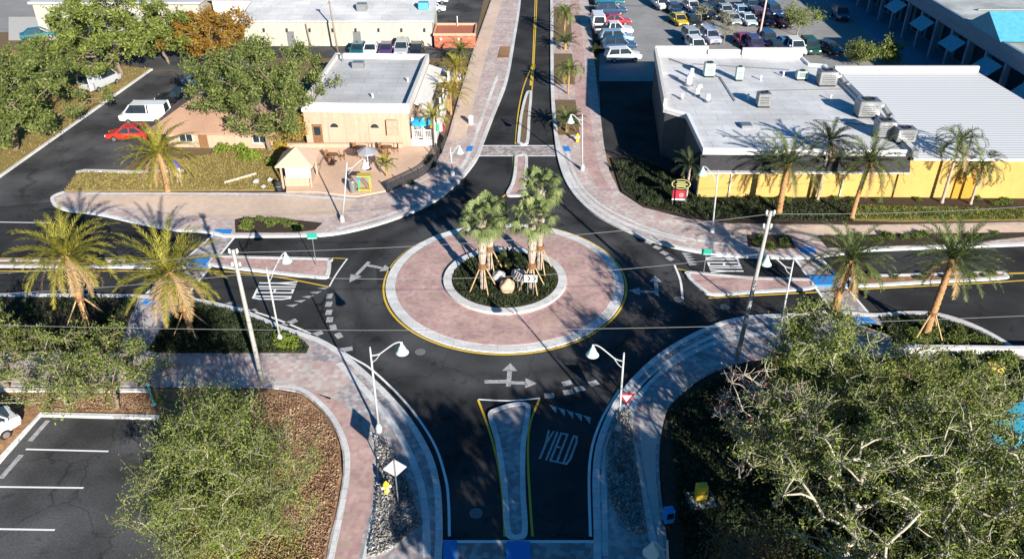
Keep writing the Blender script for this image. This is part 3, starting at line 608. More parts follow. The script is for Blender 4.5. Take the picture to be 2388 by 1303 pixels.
b7 = thing('grey_roof_shed', 'grey roofed white shed with a tall vent, behind the rust coloured tree', 'building')
MB().prism([(-43.5, 124), (-37.5, 124), (-37.5, 150), (-43.5, 150)], -.05, 3.6).build('wall', STUC_W, b7)
MB().add(*[([(-44, 123.6, 3.6), (-37, 123.6, 3.6), (-37, 150, 3.6), (-44, 150, 3.6), (-40.5, 123.6, 4.7), (-40.5, 150, 4.7)]), [(0, 1, 4), (1, 2, 5, 4), (2, 3, 5), (3, 0, 4, 5), (3, 2, 1, 0)]]).build('roof', ROOFG, b7)
MB().lathe([(.5, 0), (.5, 1.2), (.8, 1.4), (.1, 2.0)], (-39.5, 127, 4.2), 12).build('roof_vent', WMETAL, b7)
rc = thing('red_courtyard_building', 'small red brick building with terracotta parapet between white building and street', 'building', (-7.8, 115.2, 0))
MB().prism([(-2.7, -2.6), (2.8, -2.6), (2.8, 2.4), (-2.7, 2.4)], -.05, 1.7).build('wall', BRICKR, rc)
MB().prism([(-2.5, -2.4), (2.6, -2.4), (2.6, 2.2), (-2.5, 2.2)], 1.7, 1.75).build('roof', mat('terracotta', (.42, .14, .08), .85, .12, 3), rc)
parapet(MB(), [Vector(p) for p in ((-2.8, -2.7), (2.9, -2.7), (2.9, 2.5), (-2.8, 2.5))], .25, 1.68, 2.0).build('parapet', mat('terracotta_trim', (.55, .3, .2), .8), rc)
for x in (-1.8, .6): MB().lathe([(.16, -.16), (.22, 0), (.16, .16)], (x, -2.72, 1.25), 10).build('wall_lamp', STUC_W, rc)
# --- yellow building with white roofs
b5 = thing('yellow_store_building', 'yellow walled store with a white flat roof, dark awning band and corrugated white metal roof', 'building')
MB().prism([(16.7, 67.8), (34.3, 67.8), (34.3, 92), (16.4, 94), (14.9, 77.2), (16.7, 75.4)], -.05, 4.5).build('wall', YELLO, b5)
MB().prism([(34.3, 67.6), (52.0, 67.2), (49.4, 88), (34.3, 88)], -.05, 4.3).build('wall', YELLO, b5)
RP = [Vector(p) for p in ((16.5, 67.0), (34.4, 66.6), (34.4, 90), (32.8, 90.3), (32.6, 93.0), (16.2, 94.3), (14.6, 77.0), (16.5, 75.3))]
MB().prism(RP, 4.5, 4.82).build('roof', ROOFW, b5)
parapet(MB(), ccw(RP), .35, 4.78, 5.05).build('roof_edge', WMETAL, b5)
pb = MB().box((19.2, 93.9, 5.35), (6.0, .3, 1.1)).box((29.3, 93.2, 5.35), (6.8, .3, 1.1)).box((24.1, 93.55, 5.2), (3.9, .3, .8)); pb.box((15.5, 85.6, 5.3), (.3, 16.8, .95), R(-5.0)); pb.build('parapet', STUC_W, b5)
cr = MB(); cr.add([(34.5, 66.2, 4.5), (52.4, 65.8, 4.5), (50.0, 88.2, 4.9), (34.5, 88.2, 4.9)] + [(34.5, 66.2, 4.3), (52.4, 65.8, 4.3), (50.0, 88.2, 4.7), (34.5, 88.2, 4.7)], [(0, 1, 2, 3), (7, 6, 5, 4), (4, 5, 1, 0), (5, 6, 2, 1), (6, 7, 3, 2), (7, 4, 0, 3)])
cr.build('metal_roof', CORR, b5)
MB().box((34.45, 77.2, 5.0), (.5, 22.4, .5)).build('roof_gutter', GALV, b5)
MB().box((42.5, 88.3, 5.05), (15.5, .4, .7)).build('parapet', STUC_W, b5)
ms = MB(); V = [(16.4, 66.7, 3.15), (34.5, 66.3, 3.15), (34.5, 66.9, 4.48), (16.4, 67.3, 4.48)]; V += [(x, 67.79, z) for x, y, z in V]
ms.add(V, [(0, 1, 2, 3), (7, 6, 5, 4), (4, 5, 1, 0), (5, 6, 2, 1), (6, 7, 3, 2), (7, 4, 0, 3)]).build('awning_band', mat('awning_charcoal', (.022, .022, .026), .75, .3, 3), b5)
MB().box((25.45, 66.6, 3.1), (18.1, .9, .08)).build('awning_trim', STUC_W, b5)
SIDE_SHADE = mat('stucco_shade_grey', (.07, .075, .08), .85, .15, 3, .1)  # dark grey skin: shade of the left wall put into its colour
sw_ = MB(); sw_.prism([(16.62, 67.85), (16.69, 67.85), (16.69, 75.4), (16.62, 75.4)], 0, 4.48).prism([(14.82, 77.2), (14.89, 77.2), (16.39, 94), (16.32, 94)], 0, 4.48).prism([(14.85, 77.1), (16.66, 75.34), (16.6, 75.3), (14.8, 77.05)], 0, 4.48); sw_.build('side_wall_shade', SIDE_SHADE, b5)
MB().box((40.3, 67.4, 1.05), (1.8, .14, 2.1)).build('door', ORANGE, b5)
wside = MB().box((16.6, 71.5, 1.6), (.1, 2.2, 1.6)).build('window', GLASS, b5); MB().box((16.58, 71.5, .72), (.2, 2.5, .14)).build('sill', STUC_W, wside)
def roof_unit(label, px, py, d, z=4.85, rz=0.0, m=GALV, duct=None):
    d = tuple(v * .84 for v in d); p = G(px, py, z); t = thing('rooftop_unit', label, 'air conditioner', p, rz, 'air conditioning units on the white roof')
    MB().box((0, 0, .1), (d[0] * .9, d[1] * .9, .2)).build('curb', DARKM, t)
    MB().rbox((0, 0, .2 + d[2] / 2), d, .05).build('body', m, t)
    MB().lathe([(min(d[:2]) * .36, 0), (min(d[:2]) * .36, .1), (min(d[:2]) * .3, .1), (min(d[:2]) * .28, .03), (.02, .03)], (0, 0, .2 + d[2]), 16).build('fan', DARKM, t)
    g = MB()
    for k in range(5): g.box((0, -d[1] / 2 - .012, .4 + k * d[2] * .14), (d[0] * .7, .02, .05))
    g.build('louvre', DARKM, t)
    if duct: MB().tube([(d[0] / 2 - .1, 0, .2 + d[2] * .5), (d[0] / 2 + .5, 0, .2 + d[2] * .5), (d[0] / 2 + .9, duct * .5, .35), (d[0] / 2 + 1.0, duct, .3)], .28, 8).build('duct', GALV, t)
PALEG = mat('unit_green', (.4, .5, .46), .5, .1, 4)
roof_unit('tall hooded unit at the back left of the white roof', 1652, 178, (1.3, 1.1, 1.5), m=PALEG)
roof_unit('slim pale green unit beside the back parapet', 1722, 188, (.9, .7, 1.5), m=PALEG)
roof_unit('lone square grey unit in the middle of the white roof', 1778, 248, (1.5, 1.2, 1.4))
roof_unit('small unit in front of the back parapet corner', 1868, 186, (1.4, .9, .9), m=PALEG)
roof_unit('large unit with a round duct by the back of the metal roof', 1925, 198, (2.2, 1.6, 1.6), duct=-1.0)
roof_unit('biggest unit on the seam of the metal roof', 2018, 270, (2.4, 1.8, 1.7), duct=-1.2)
roof_unit('grey unit behind the tallest date palm', 2058, 318, (1.9, 1.5, 1.6), duct=1.0)
roof_unit('wide louvred unit on the lower edge of metal roof', 2105, 330, (2.0, 1.4, 1.3))
for lab, x, y, h, r in (('fat white vent pipe beside the left roof parapet', 1606, 200, .9, .3), ('short bent vent pipe in the vent cluster', 1625, 224, .7, .22), ('thin vent pipe nearest the left roof step', 1590, 232, .6, .15), ('capped white vent pipe in the vent cluster', 1650, 238, .8, .22), ('white vent pipe behind the capped one', 1612, 182, 1.0, .2)):
    p = G(x, y, 4.84); t = thing('vent_pipe', lab, 'roof vent', p)
    MB().tube([(0, 0, 0), (0, 0, h), (.1, 0, h + .25), (.4, 0, h + .35)] if 'bent' in lab or 'fat' in lab else [(0, 0, 0), (0, 0, h)], r, 10).build('pipe', WMETAL, t)
    MB().lathe([(r * 1.6, 0), (r * 1.6, .08), (r * 1.1, .2), (r, .22)], (0, 0, 0), 12).build('flashing', GALV, t)
for pts in ([(17.6, 92.4), (22, 86), (22, 79)], [(20, 90.5), (30, 88.5)], [(26, 82), (33.6, 82.4)], [(28.5, 74), (33.6, 72.5)], [(19, 70), (30, 69.4)]):
    MB().tube([(x, y, 4.92) for x, y in pts], .06, 5).build('roof_pipe', GALV, b5)
MB().rbox((21.5, 72.5, 4.98), (1.0, 1.0, .3), .04).build('roof_hatch', GALV, b5)
for k in range(6): MB().lathe([(.09, 0), (.09, .45), (.14, .46), (.14, .52), (.01, .55)], (18 + k * 2.7, 84 + 4.5 * math.sin(k * 2.2), 4.82), 8).build('roof_vent', WMETAL, b5)
for x in (19.5, 24.5, 29.5): MB().box((x, 67.72, 1.6), (.1, .1, 3.1)).build('downpipe', STUC_W, b5)
MB().box((43.3, 67.3, 4.12), (18, .22, .2)).build('gutter', STUC_W, b5)
# --- blue arcade building at the top right
b6 = thing('arcade_building', 'long teal and blue grey shopping arcade with columns, awnings and a cluttered flat roof', 'building')
MB().prism([(57.5, 62), (90, 62), (90, 155), (57.5, 155)], -.05, 6.3).build('wall', TEALW, b6)
MB().prism([(54.4, 62), (90, 62), (90, 155), (54.4, 155)], 6.3, 6.7).build('roof', mat('roof_grey_green', (.42, .44, .43), .85, .15, .8, .1, big=.25), b6)
MB().box((54.3, 108, 6.55), (.35, 93, .8)).build('parapet', NAVY, b6)
MB().box((54.5, 108, 5.55), (.2, 93, 1.2)).build('fascia', NAVY, b6)
for k in range(21):
    y = 64 + k * 4.4; MB().box((54.55, y, 2.5), (.5, .5, 5.1)).build('column', NAVY, b6)
    w = MB().box((57.42, y + 2.2, 1.8), (.1, 3.2, 2.9)).build('shop_window', GLASS, b6)
for k in range(10):
    y = 66.2 + k * 8.8; V = [(54.2, y - 1.9, 4.6), (54.2, y + 1.9, 4.6), (52.8, y + 1.9, 3.5), (52.8, y - 1.9, 3.5)]; V += [(x, yy, z - .08) for x, yy, z in V]
    MB().add(V, [(0, 1, 2, 3), (7, 6, 5, 4), (4, 5, 1, 0), (5, 6, 2, 1), (6, 7, 3, 2), (7, 4, 0, 3)]).build('awning', TEALR, b6)
for k, y in enumerate((96, 126)):
    V = [(53.9, y - 4, 6.9), (53.9, y + 4, 6.9), (53.9, y, 9.2), (60, y - 4, 6.9), (60, y + 4, 6.9), (60, y, 9.2)]
    MB().add(V, [(0, 1, 2), (5, 4, 3), (0, 2, 5, 3), (2, 1, 4, 5), (1, 0, 3, 4)]).build('gable', TEALR, b6)
rg = random.Random(4)
for k in range(16):
    x, y = rg.uniform(58, 84), 66 + k * 5.2; MB().rbox((x, y, 7.2), (rg.uniform(1.2, 2.4), rg.uniform(1.2, 2.2), 1.0), .05).build('roof_unit', GALV if k % 3 else PALEG, b6)
for k in range(7): MB().box((70, 70 + k * 12, 6.85), (24, .25, .2), rg.uniform(-.05, .05)).build('roof_pipe', GALV, b6)
struct('footpath', MB().prism([(51.5, 60), (57.5, 60), (57.5, 155), (50.4, 155)], -.04, .14), NAVY)
# ---------------------------------------------------------------- vegetation
BARK = mat('bark', (.12, .085, .06), .95, .3, 8, .6, col2=(.26, .21, .16))
BARK_PALE = mat('bark_pale', (.17, .15, .1), .95, .3, 6, .5, col2=(.36, .33, .24))
BARK_WHITE = mat('bark_white', (.3, .27, .2), .95, .3, 6, .5, col2=(.52, .48, .38))
PALMT = mat('palm_trunk', (.24, .12, .05), .95, .3, 9, .8, col2=(.52, .3, .14))
SABALT = mat('palm_trunk_boots', (.26, .2, .15), .95, .3, 9, .8, col2=(.5, .43, .36))
OAK = leaf_mat('leaves_oak', [(.03, .048, .01), (.09, .12, .028), (.17, .21, .055), (.31, .34, .11)], .25)
OLIVE = leaf_mat('leaves_olive', [(.035, .05, .01), (.11, .14, .03), (.2, .25, .05), (.37, .41, .1)], .25)
RUST = leaf_mat('leaves_rust', [(.12, .06, .012), (.22, .12, .02), (.32, .18, .03), (.17, .18, .03)], .3)
LIME = leaf_mat('leaves_lime', [(.065, .104, .013), (.143, .208, .026), (.260, .325, .052), (.364, .390, .078)], .3)
YELL = leaf_mat('leaves_yellow', [(.2, .13, .02), (.34, .24, .04), (.45, .34, .07), (.25, .22, .05)], .3)
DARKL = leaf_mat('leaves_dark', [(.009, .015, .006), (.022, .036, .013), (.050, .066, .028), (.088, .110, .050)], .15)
MIDL = leaf_mat('leaves_mid', [(.025, .04, .008), (.085, .12, .022), (.17, .21, .05), (.34, .37, .12)], .25)
FROND = leaf_mat('frond_green', [(.08, .085, .012), (.2, .2, .028), (.34, .3, .045), (.52, .42, .08)], .25)
FRONDD = leaf_mat('frond_dark', [(.02, .035, .01), (.06, .085, .025), (.13, .16, .05), (.3, .32, .13)], .25)
FRONDB = leaf_mat('frond_tan', [(.2, .12, .05), (.36, .24, .1), (.45, .32, .16), (.3, .22, .1)], .25)
SABALF = leaf_mat('frond_sabal', [(.06, .09, .03), (.14, .18, .06), (.22, .26, .1), (.36, .38, .19)], .2)
FRONDY = leaf_mat('frond_gold', [(.2, .16, .02), (.3, .24, .03), (.36, .27, .05), (.24, .24, .05)], .3)
def skeleton(rng, base_h, H, rad, n, spread=1.0, up=.55, bottom=.25, multi=1):
    # attract points filling the crown, each joined to the nearest node below it
    nodes = [np.array([0, 0, 0.])]; par = [-1]; pts = []
    lean = rng.normal(size=2) * .05
    def add(p, q): nodes.append(p); par.append(q); return len(nodes) - 1
    stems = []
    for k in range(multi):
        a = 2 * math.pi * (k + rng.uniform(0, .5)) / max(1, multi); off = 0 if multi == 1 else .25
        last = 0
        for j in range(1, 5):
            t = j / 4; w = off * (1 + 2.5 * t) * rad * .25
            last = add(np.array([math.cos(a) * w + lean[0] * t * H + rng.normal() * .05, math.sin(a) * w + lean[1] * t * H + rng.normal() * .05, base_h * t]), last)
        stems.append(last)
    cz = base_h * .75 + (H - base_h * .75) * .5; hz = (H - base_h * .75) * .5
    while len(pts) < n:
        p = rng.uniform(-1, 1, 3); r = np.linalg.norm(p)
        if r > 1 or r < .35 and rng.random() < .75 or p[2] < -1 + 2 * bottom * rng.random(): continue
        lump = 1 + .22 * math.sin(3 * math.atan2(p[1], p[0]) + 1.3 * n) + .12 * math.sin(7 * math.atan2(p[1], p[0]) + p[2] * 4)
        pts.append(np.array([p[0] * rad * lump * spread, p[1] * rad * lump * spread, cz + p[2] * hz]))
    pts.sort(key=lambda p: np.linalg.norm(p - np.array([0, 0, base_h])))
    tips = []
    first = min(stems)
    for p in pts:
        A = np.array(nodes); d = np.linalg.norm(A - p, axis=1) + np.maximum(0, A[:, 2] - p[2] + .2) * 2.0; d[:first if multi == 1 else 3] += 5
        q = int(d.argmin()); a = nodes[q]; L = np.linalg.norm(p - a); m = max(2, int(L / .7)); last = q
        for j in range(1, m + 1):
            t = j / m; c = a + (p - a) * t + np.array([0, 0, up * L * .25 * math.sin(math.pi * t)]) + rng.normal(size=3) * .04 * L * (t < 1)
            last = add(c, last)
        tips.append(last)
    return nodes, par, tips
def branches(mb, nodes, par, tips, r0, rmin=.02, sides=5):
    w = np.zeros(len(nodes))
    for t in tips:
        w[t] += 1
    for i in range(len(nodes) - 1, 0, -1): w[par[i]] += w[i]
    r = rmin + (r0 - rmin) * np.sqrt(w / max(w.max(), 1))
    kids = {}
    for i in range(1, len(nodes)): kids.setdefault(par[i], []).append(i)
    def chain(s):
        st = [(s, k) for k in kids.get(s, [])]
        while st:
            a, b = st.pop(); P = [nodes[a], nodes[b]]; rr = [min(r[a], r[b] * 1.25), r[b]]
            while kids.get(b):
                ks_ = sorted(kids[b], key=lambda k: -w[k])
                for k in ks_[1:]: st.append((b, k))
                b = ks_[0]; P.append(nodes[b]); rr.append(r[b])
            mb.tube(P, rr, sides if max(rr) > .06 else 4)
    chain(0)
def twigs(rng, nodes, tips, n, L, up=.3):
    S = []
    for t in tips:
        for k in range(n):
            d = rng.normal(size=3); d[2] = d[2] * .7 + up; d /= np.linalg.norm(d); S.append((nodes[t], nodes[t] + d * L * rng.uniform(.5, 1.2)))
    return S
TREES = {}
def tree(name, label, base, H, rad, seed, leafm, n=60, leaves=9000, size=.22, bark=BARK, base_h=None, group='trees around the junction', r0=.22, up=.4, bottom=.25, multi=1, clump=.75, tw=5, twl=.9, spread=1.0, cat='tree', aspect=.45, lup=None, bare=0.0, yscale=1.0):
    rng = np.random.default_rng(seed); base_h = base_h if base_h is not None else H * .3
    t = thing(name, label, cat, base, rng.uniform(-.3, .3), group)
    nodes, par, tips = skeleton(rng, base_h, H, rad, n, spread, up, bottom, multi)
    mb = MB(); branches(mb, nodes, par, tips, r0)
    tws = twigs(rng, nodes, tips, tw, twl, up)
    for a, b in tws: mb.tube([a, (np.array(a) + b) / 2 + rng.normal(size=3) * .06, b], [.022, .016, .008], 3, cap=False)
    mb.build('trunk', bark, t, sm=True)
    # leaves hang along the twigs, so clumps and gaps follow the limbs
    sel = [s for s in tws if rng.random() > bare]; k = max(1, leaves // max(1, len(sel)))
    A = np.array([s[0] for s in sel]); B = np.array([s[1] for s in sel])
    tt = rng.uniform(.15, 1.1, (len(sel), k, 1)); P = (A[:, None] + (B - A)[:, None] * tt + rng.normal(size=(len(sel), k, 3)) * clump * .3).reshape(-1, 3)
    P = P[P[:, 2] > .15]
    V, Fq = leaf_quads(P, size, rng, aspect, up=lup); np_obj('crown', V, Fq, leafm, t); return t
def B(px, py, z=0.0): return G(px, py, z)
tree('oak_tree', 'broad grey green oak on the dry verge left of the side street', B(38, 352), 9.2, 7.8, 1, OAK, 140, 26000, .3, r0=.3, base_h=2.2)
tree('oak_tree', 'widest olive green oak, in front of the cream building', B(285, 178), 9.6, 9.4, 2, OLIVE, 150, 26000, .34, r0=.3, base_h=2.3)
tree('oak_tree', 'dull green oak overhanging the far end of the dark side street', B(105, 235), 6.6, 5.6, 21, OAK, 70, 9000, .32, r0=.25, base_h=2.0)
tree('oak_tree', 'small olive oak between the silver van and the rust coloured tree', B(395, 150), 6.0, 3.8, 22, OLIVE, 60, 7000, .3, r0=.2, base_h=1.8)
tree('rust_tree', 'rust orange leaved tree behind the oaks', B(498, 158), 7.0, 5.6, 3, RUST, 80, 12000, .34, r0=.25, base_h=2.0)
tree('oak_tree', 'tall grey green oak between brown hip roof and peach restaurant', B(630, 352), 10.6, 6.6, 4, OAK, 140, 25000, .27, r0=.28, base_h=3.4)
tree('lime_tree', 'small yellow green tree at the left corner of the peach restaurant', B(668, 345), 3.6, 2.1, 5, YELL, 40, 4500, .18, r0=.1, base_h=.8, multi=2)
tree('fine_leaved_tree', 'large fine branched pale green tree beside the empty parking bays', B(552, 1275), 8.8, 4.15, 6, OLIVE, 190, 56000, .13, bark=BARK_PALE, r0=.14, base_h=.8, up=.9, bottom=.05, multi=5, clump=.6, tw=8, twl=1.1, aspect=.34, lup=.45)
tree('fine_leaved_tree', 'low spreading tree with brown trunk in the kerbed strip over brick path', B(278, 955), 4.6, 3.4, 7, OLIVE, 70, 7000, .15, bark=BARK, r0=.14, base_h=1.6, clump=.5, twl=.7, bare=.2)
tree('fine_leaved_tree', 'grey twiggy tree with thin white forked trunk near the parking kerb', B(166, 948), 4.4, 3.3, 8, OLIVE, 65, 5500, .15, bark=BARK_PALE, r0=.11, base_h=1.4, clump=.5, bare=.25)
tree('fine_leaved_tree', 'leafy tree over the dark bed at the left edge', B(20, 905), 4.4, 3.2, 9, OLIVE, 70, 7000, .16, bark=BARK, r0=.14, base_h=1.3, clump=.5, bare=.2)
# wood at the lower right
tree('grey_leaved_tree', 'round grey green tree beside the curved footway, nearest the right hand crossing', B(1865, 1010), height_to((1865, 1010), 728), 2.8, 10, OLIVE, 110, 19000, .15, bark=BARK_WHITE, r0=.12, base_h=3.0, clump=.5, bare=.08)
tree('bare_tree', 'half bare whitish twigged tree in the shaded wood edge', B(1800, 1190), height_to((1800, 1190), 930), 2.6, 11, OLIVE, 90, 9000, .15, bark=BARK_WHITE, r0=.12, base_h=2.8, clump=.45, tw=8, bare=.35)
tree('wood_tree', 'big leaning pale trunked tree at the bottom of the wood', B(1990, 1375), 9.6, 4.4, 12, OLIVE, 110, 14000, .14, bark=BARK_WHITE, r0=.26, base_h=2.6, clump=.45, bare=.3)
tree('wood_tree', 'dense mid green tree in the centre of the wood', B(2130, 1220), 8.0, 3.7, 13, OLIVE, 95, 12500, .14, bark=BARK_WHITE, r0=.2, base_h=2.0, clump=.6)
tree('wood_tree', 'leafy tree below the blue car', B(2340, 1250), 5.6, 3.6, 14, MIDL, 100, 13500, .14, bark=BARK, r0=.2, base_h=1.8, clump=.6)
tree('wood_tree', 'green tree in the bottom right corner of wood', B(2290, 1440), 9.0, 4.2, 15, OLIVE, 95, 12500, .14, bark=BARK_WHITE, r0=.2, base_h=2.0, clump=.6)
tree('wood_tree', 'olive tree behind the low wall right of crossing', B(2110, 1030), 6.2, 3.2, 16, OLIVE, 80, 10500, .14, bark=BARK, r0=.16, base_h=1.2, clump=.55)
tree('wood_tree', 'pale twigged tree just left of the parked blue car', B(2255, 985), 4.3, 2.5, 17, OLIVE, 80, 9500, .16, bark=BARK_WHITE, r0=.12, base_h=1.3, clump=.5, bare=.25)
tree('wood_tree', 'small green tree between the bare tree and olive tree', B(1960, 1130), 6.6, 2.2, 18, OLIVE, 50, 5500, .15, bark=BARK_WHITE, r0=.12, base_h=1.5, clump=.5, bare=.2)
tree('bare_pink_tree', 'bare whitish tree with a few pink flowers at the shaded footway edge', B(1725, 1120), height_to((1725, 1120), 846), 2.2, 19, leaf_mat('petals_pink', [(.3, .03, .06), (.5, .1, .14), (.3, .25, .2)], .2), 60, 420, .14, bark=BARK_WHITE, r0=.09, base_h=2.0, multi=2, tw=8, twl=.7, cat='tree')
tree('wood_tree', 'leaning small tree with orange brown leaves at the bottom edge', B(1730, 1400), 4.2, 2.2, 20, leaf_mat('leaves_brownish', [(.03, .035, .012), (.08, .08, .03), (.2, .12, .05), (.25, .2, .06)], .2), 60, 7000, .15, bark=BARK, r0=.1, base_h=1.0)
# trees standing just outside the lower edge of the photograph, whose shade lies on the near road
for k, (x, y, h, r) in enumerate(((10.5, 8, 13.5, 5.0), (17.0, 8, 14, 5.0), (10.5, 15, 8.6, 4.2))):
    if k == 0: tr0 = tree('roadside_oak', 'roadside oak shading the near road', (x, y, 0), h, r, 40, OAK, 130, 17000, .42, base_h=3.5, clump=1.0, r0=.3)
    else: c = copy_tree(tr0); c.location = (x, y, 0); c.scale = (r / 5, r / 5, h / 13.5); c.rotation_euler.z = k * 1.3
# --- palms
def frond(mbV, mbF, o, az, el, L, droop, n, ll, rng, wid=.05, twist=.35):
    # feather frond: two rows of leaflets along an arching midrib
    d = np.array([math.cos(az), math.sin(az), 0.]); s = np.array([-d[1], d[0], 0.]); p = np.array(o, float); e = el; step = L / n; P = [p.copy()]; T = []
    for i in range(n):
        t = d * math.cos(e) + np.array([0, 0, math.sin(e)]); T.append(t); p = p + t * step; P.append(p.copy()); e -= droop / n * (1 + 1.2 * i / n)
    def quad(a, b, c, dd):
        k = len(mbV); mbV.extend([a, b, c, dd]); mbF.append((k, k + 1, k + 2, k + 3))
    for i in range(n):
        r = .035 * (1 - i / n) + .008; quad(P[i] - s * r, P[i] + s * r, P[i + 1] + s * r * .9, P[i + 1] - s * r * .9)
    m = int(n * 3.2)
    for j in range(m):
        f = .1 + .9 * j / m; i = min(n - 1, int(f * n)); q = P[i] + (P[i + 1] - P[i]) * (f * n - i); t = T[i]; nrm = np.cross(s, t)
        ln = ll * (math.sin(math.pi * (f * .8 + .16)) ** .7) * rng.uniform(.8, 1.15)
        for sg_ in (-1, 1):
            v = s * sg_ * .6 + t * .75 + nrm * (-1 if nrm[2] > 0 else 1) * twist * -1 * rng.uniform(.3, 1.0) + rng.normal(size=3) * .08; v /= np.linalg.norm(v)
            tip = q + v * ln - np.array([0, 0, .12 * ln]); quad(q - t * wid * .5, q + t * wid * .5, (q + tip) / 2 + t * wid * .6, tip)
def feather_palm(name, label, base, Ht, nf, L, seed, m=FROND, tan=8, trunk=(.22, .17), group='palm trees', brace=False, el=(-.25, 1.35), droop=.85, ll=.5, tm=PALMT, wid=.07, lean=(0, 0), boots=0.0):
    rng = np.random.default_rng(seed); t = thing(name, label, 'palm tree', base, 0, group)
    mb = MB(); n = int(Ht / .22) + 2; P = []; rr = []
    for i in range(n + 1):
        f = i / n; P.append((lean[0] * f * f, lean[1] * f * f, Ht * f)); rr.append((trunk[0] * (1 - f) + trunk[1] * f) * (1 + (.12 if i % 2 else -.04)) * (1.25 if f < .06 else 1) * (1.35 if f > .9 else 1))
    mb.tube(P, rr, 9); mb.build('trunk', tm, t, sm=True)
    top = np.array([lean[0], lean[1], Ht])
    for nm, cnt, mm, lo, hi, dr in (('crown', nf, m, el[0], el[1], droop), ('dead_fronds', tan, FRONDB, -1.1, -.35, .7)):
        if not cnt: continue
        V = []; Fq = []
        for k in range(cnt):
            f = (k + .5) / cnt; e = lo + (hi - lo) * (f ** .85 if nm == 'crown' else rng.random()); az = k * 2.39996 + rng.normal() * .15
            frond(V, Fq, top + np.array([math.cos(az), math.sin(az), 0]) * .12, az, e, L * rng.uniform(.85, 1.1) * (1 if nm == 'crown' else .85), dr * rng.uniform(.8, 1.2), 9, ll, rng, wid)
        np_obj(nm, np.array(V), np.array(Fq), mm, t)
    if boots:
        bb = MB()
        for k in range(16):
            a = k * 2.4; z = Ht - .1 - k * .045; bb.tube([(lean[0] + math.cos(a) * .15, lean[1] + math.sin(a) * .15, z), (lean[0] + math.cos(a) * .34, lean[1] + math.sin(a) * .34, z + .28)], [.07, .03], 4)
        bb.build('boots', FRONDB, t)
    if brace:
        for k in range(4):
            a = .6 + k * math.pi / 2; MB().tube([(math.cos(a) * 1.25, math.sin(a) * 1.25, .15), (math.cos(a) * .2, math.sin(a) * .2, 1.9)], .05, 5).build('brace', mat('brace_timber', (.5, .33, .17), .8, .2, 5), t)
        MB().lathe([(.3, 1.75), (.3, 2.0)], (0, 0, 0), 10).build('strap', WOOD, t)
    return t
feather_palm('date_palm', 'leftmost date palm with orange lit trunk and drooping tan fronds beside dark bed', B(203, 748), 5.4, 48, 3.8, 50, FROND, 14, brace=True, boots=1, ll=.55)
feather_palm('date_palm', 'yellow green date palm next to the left crossing, leaning trunk and tan skirt', B(447, 778), 5.0, 44, 4.0, 51, FROND, 24, lean=(-.5, 0), droop=.7, brace=True, boots=1, ll=.55)
feather_palm('date_palm', 'date palm on the dry lawn by the side street corner', B(393, 448), 3.8, 46, 4.0, 52, FROND, 12, boots=1, ll=.5)
feather_palm('date_palm', 'date palm right of the blue crossing pads, brown trunk in front of the pads', B(1943, 735), 4.7, 42, 3.3, 53, FRONDD, 16, lean=(.25, -.1), droop=1.0, boots=1, ll=.5, trunk=(.27, .2))
feather_palm('date_palm', 'rightmost date palm, braced in the curved shrub bed', B(2158, 782), 6.0, 48, 3.5, 54, FRONDD, 6, lean=(.35, .2), droop=.7, brace=True, boots=1, ll=.5, trunk=(.27, .2))
feather_palm('date_palm', 'date palm before the left end of the yellow wall', B(1815, 498), 4.7, 44, 3.5, 55, FRONDD, 5, boots=1, ll=.5, trunk=(.27, .22))
feather_palm('date_palm', 'tall thin trunked date palm before the middle of the yellow wall', B(1985, 512), 5.3, 40, 3.7, 56, FRONDD, 6, ll=.55, trunk=(.2, .16), lean=(.45, .1), droop=1.05)
feather_palm('feather_palm', 'dark feather palm against the awning band, between the two date palms', B(1905, 472), 5.9, 26, 2.6, 57, DARKL, 3, ll=.5, trunk=(.13, .1), tm=SABALT)
feather_palm('feather_palm', 'drooping palm in front of the corrugated roof, right part of yellow wall', B(2195, 475), 5.9, 24, 2.9, 58, FRONDD, 3, ll=.6, trunk=(.14, .1), droop=1.9, tm=SABALT)
feather_palm('feather_palm', 'shorter drooping palm beside the orange door', B(2262, 478), 3.8, 22, 2.6, 59, FRONDD, 3, ll=.55, trunk=(.12, .1), droop=1.8, tm=SABALT)
feather_palm('feather_palm', 'small dark palm at the left corner of the yellow store', B(1600, 462), 3.2, 20, 1.9, 60, DARKL, 2, ll=.45, trunk=(.12, .1), tm=SABALT)
feather_palm('feather_palm', 'arching palm in the middle verge planter of the far street', B(1325, 222), 3.0, 20, 2.4, 61, MIDL, 2, ll=.5, trunk=(.12, .1), el=(.1, 1.3), droop=2.0)
feather_palm('feather_palm', 'bushy palm in the far verge planter of the street, top one', B(1316, 90), 3.6, 24, 2.6, 62, MIDL, 3, ll=.5, trunk=(.12, .1), droop=1.5)
feather_palm('feather_palm', 'low clumped palm in the verge planter nearest the far crossing', B(1322, 310), 1.2, 28, 2.1, 63, FRONDD, 2, ll=.4, trunk=(.2, .18), el=(.2, 1.4))
feather_palm('feather_palm', 'second clumped palm in the far verge planter, below the top one', B(1318, 118), 1.0, 24, 2.1, 64, FRONDD, 2, ll=.4, trunk=(.2, .18), el=(.2, 1.4))
feather_palm('feather_palm', 'gold green palm between the veranda and the far street footway', B(1052, 268), 2.6, 26, 2.6, 65, FRONDY, 3, ll=.5, trunk=(.12, .1))
feather_palm('feather_palm', 'green palm by the veranda, above the gold one', B(1066, 205), 2.6, 24, 2.4, 66, FROND, 2, ll=.5, trunk=(.12, .1))
feather_palm('feather_palm', 'green palm in the grey lot below the red brick building', B(1075, 152), 1.8, 24, 2.2, 67, MIDL, 2, ll=.5, trunk=(.14, .1))
feather_palm('feather_palm', 'small palm standing on the patio paving', B(902, 415), 1.5, 16, 1.2, 68, FROND, 0, ll=.3, trunk=(.08, .06))
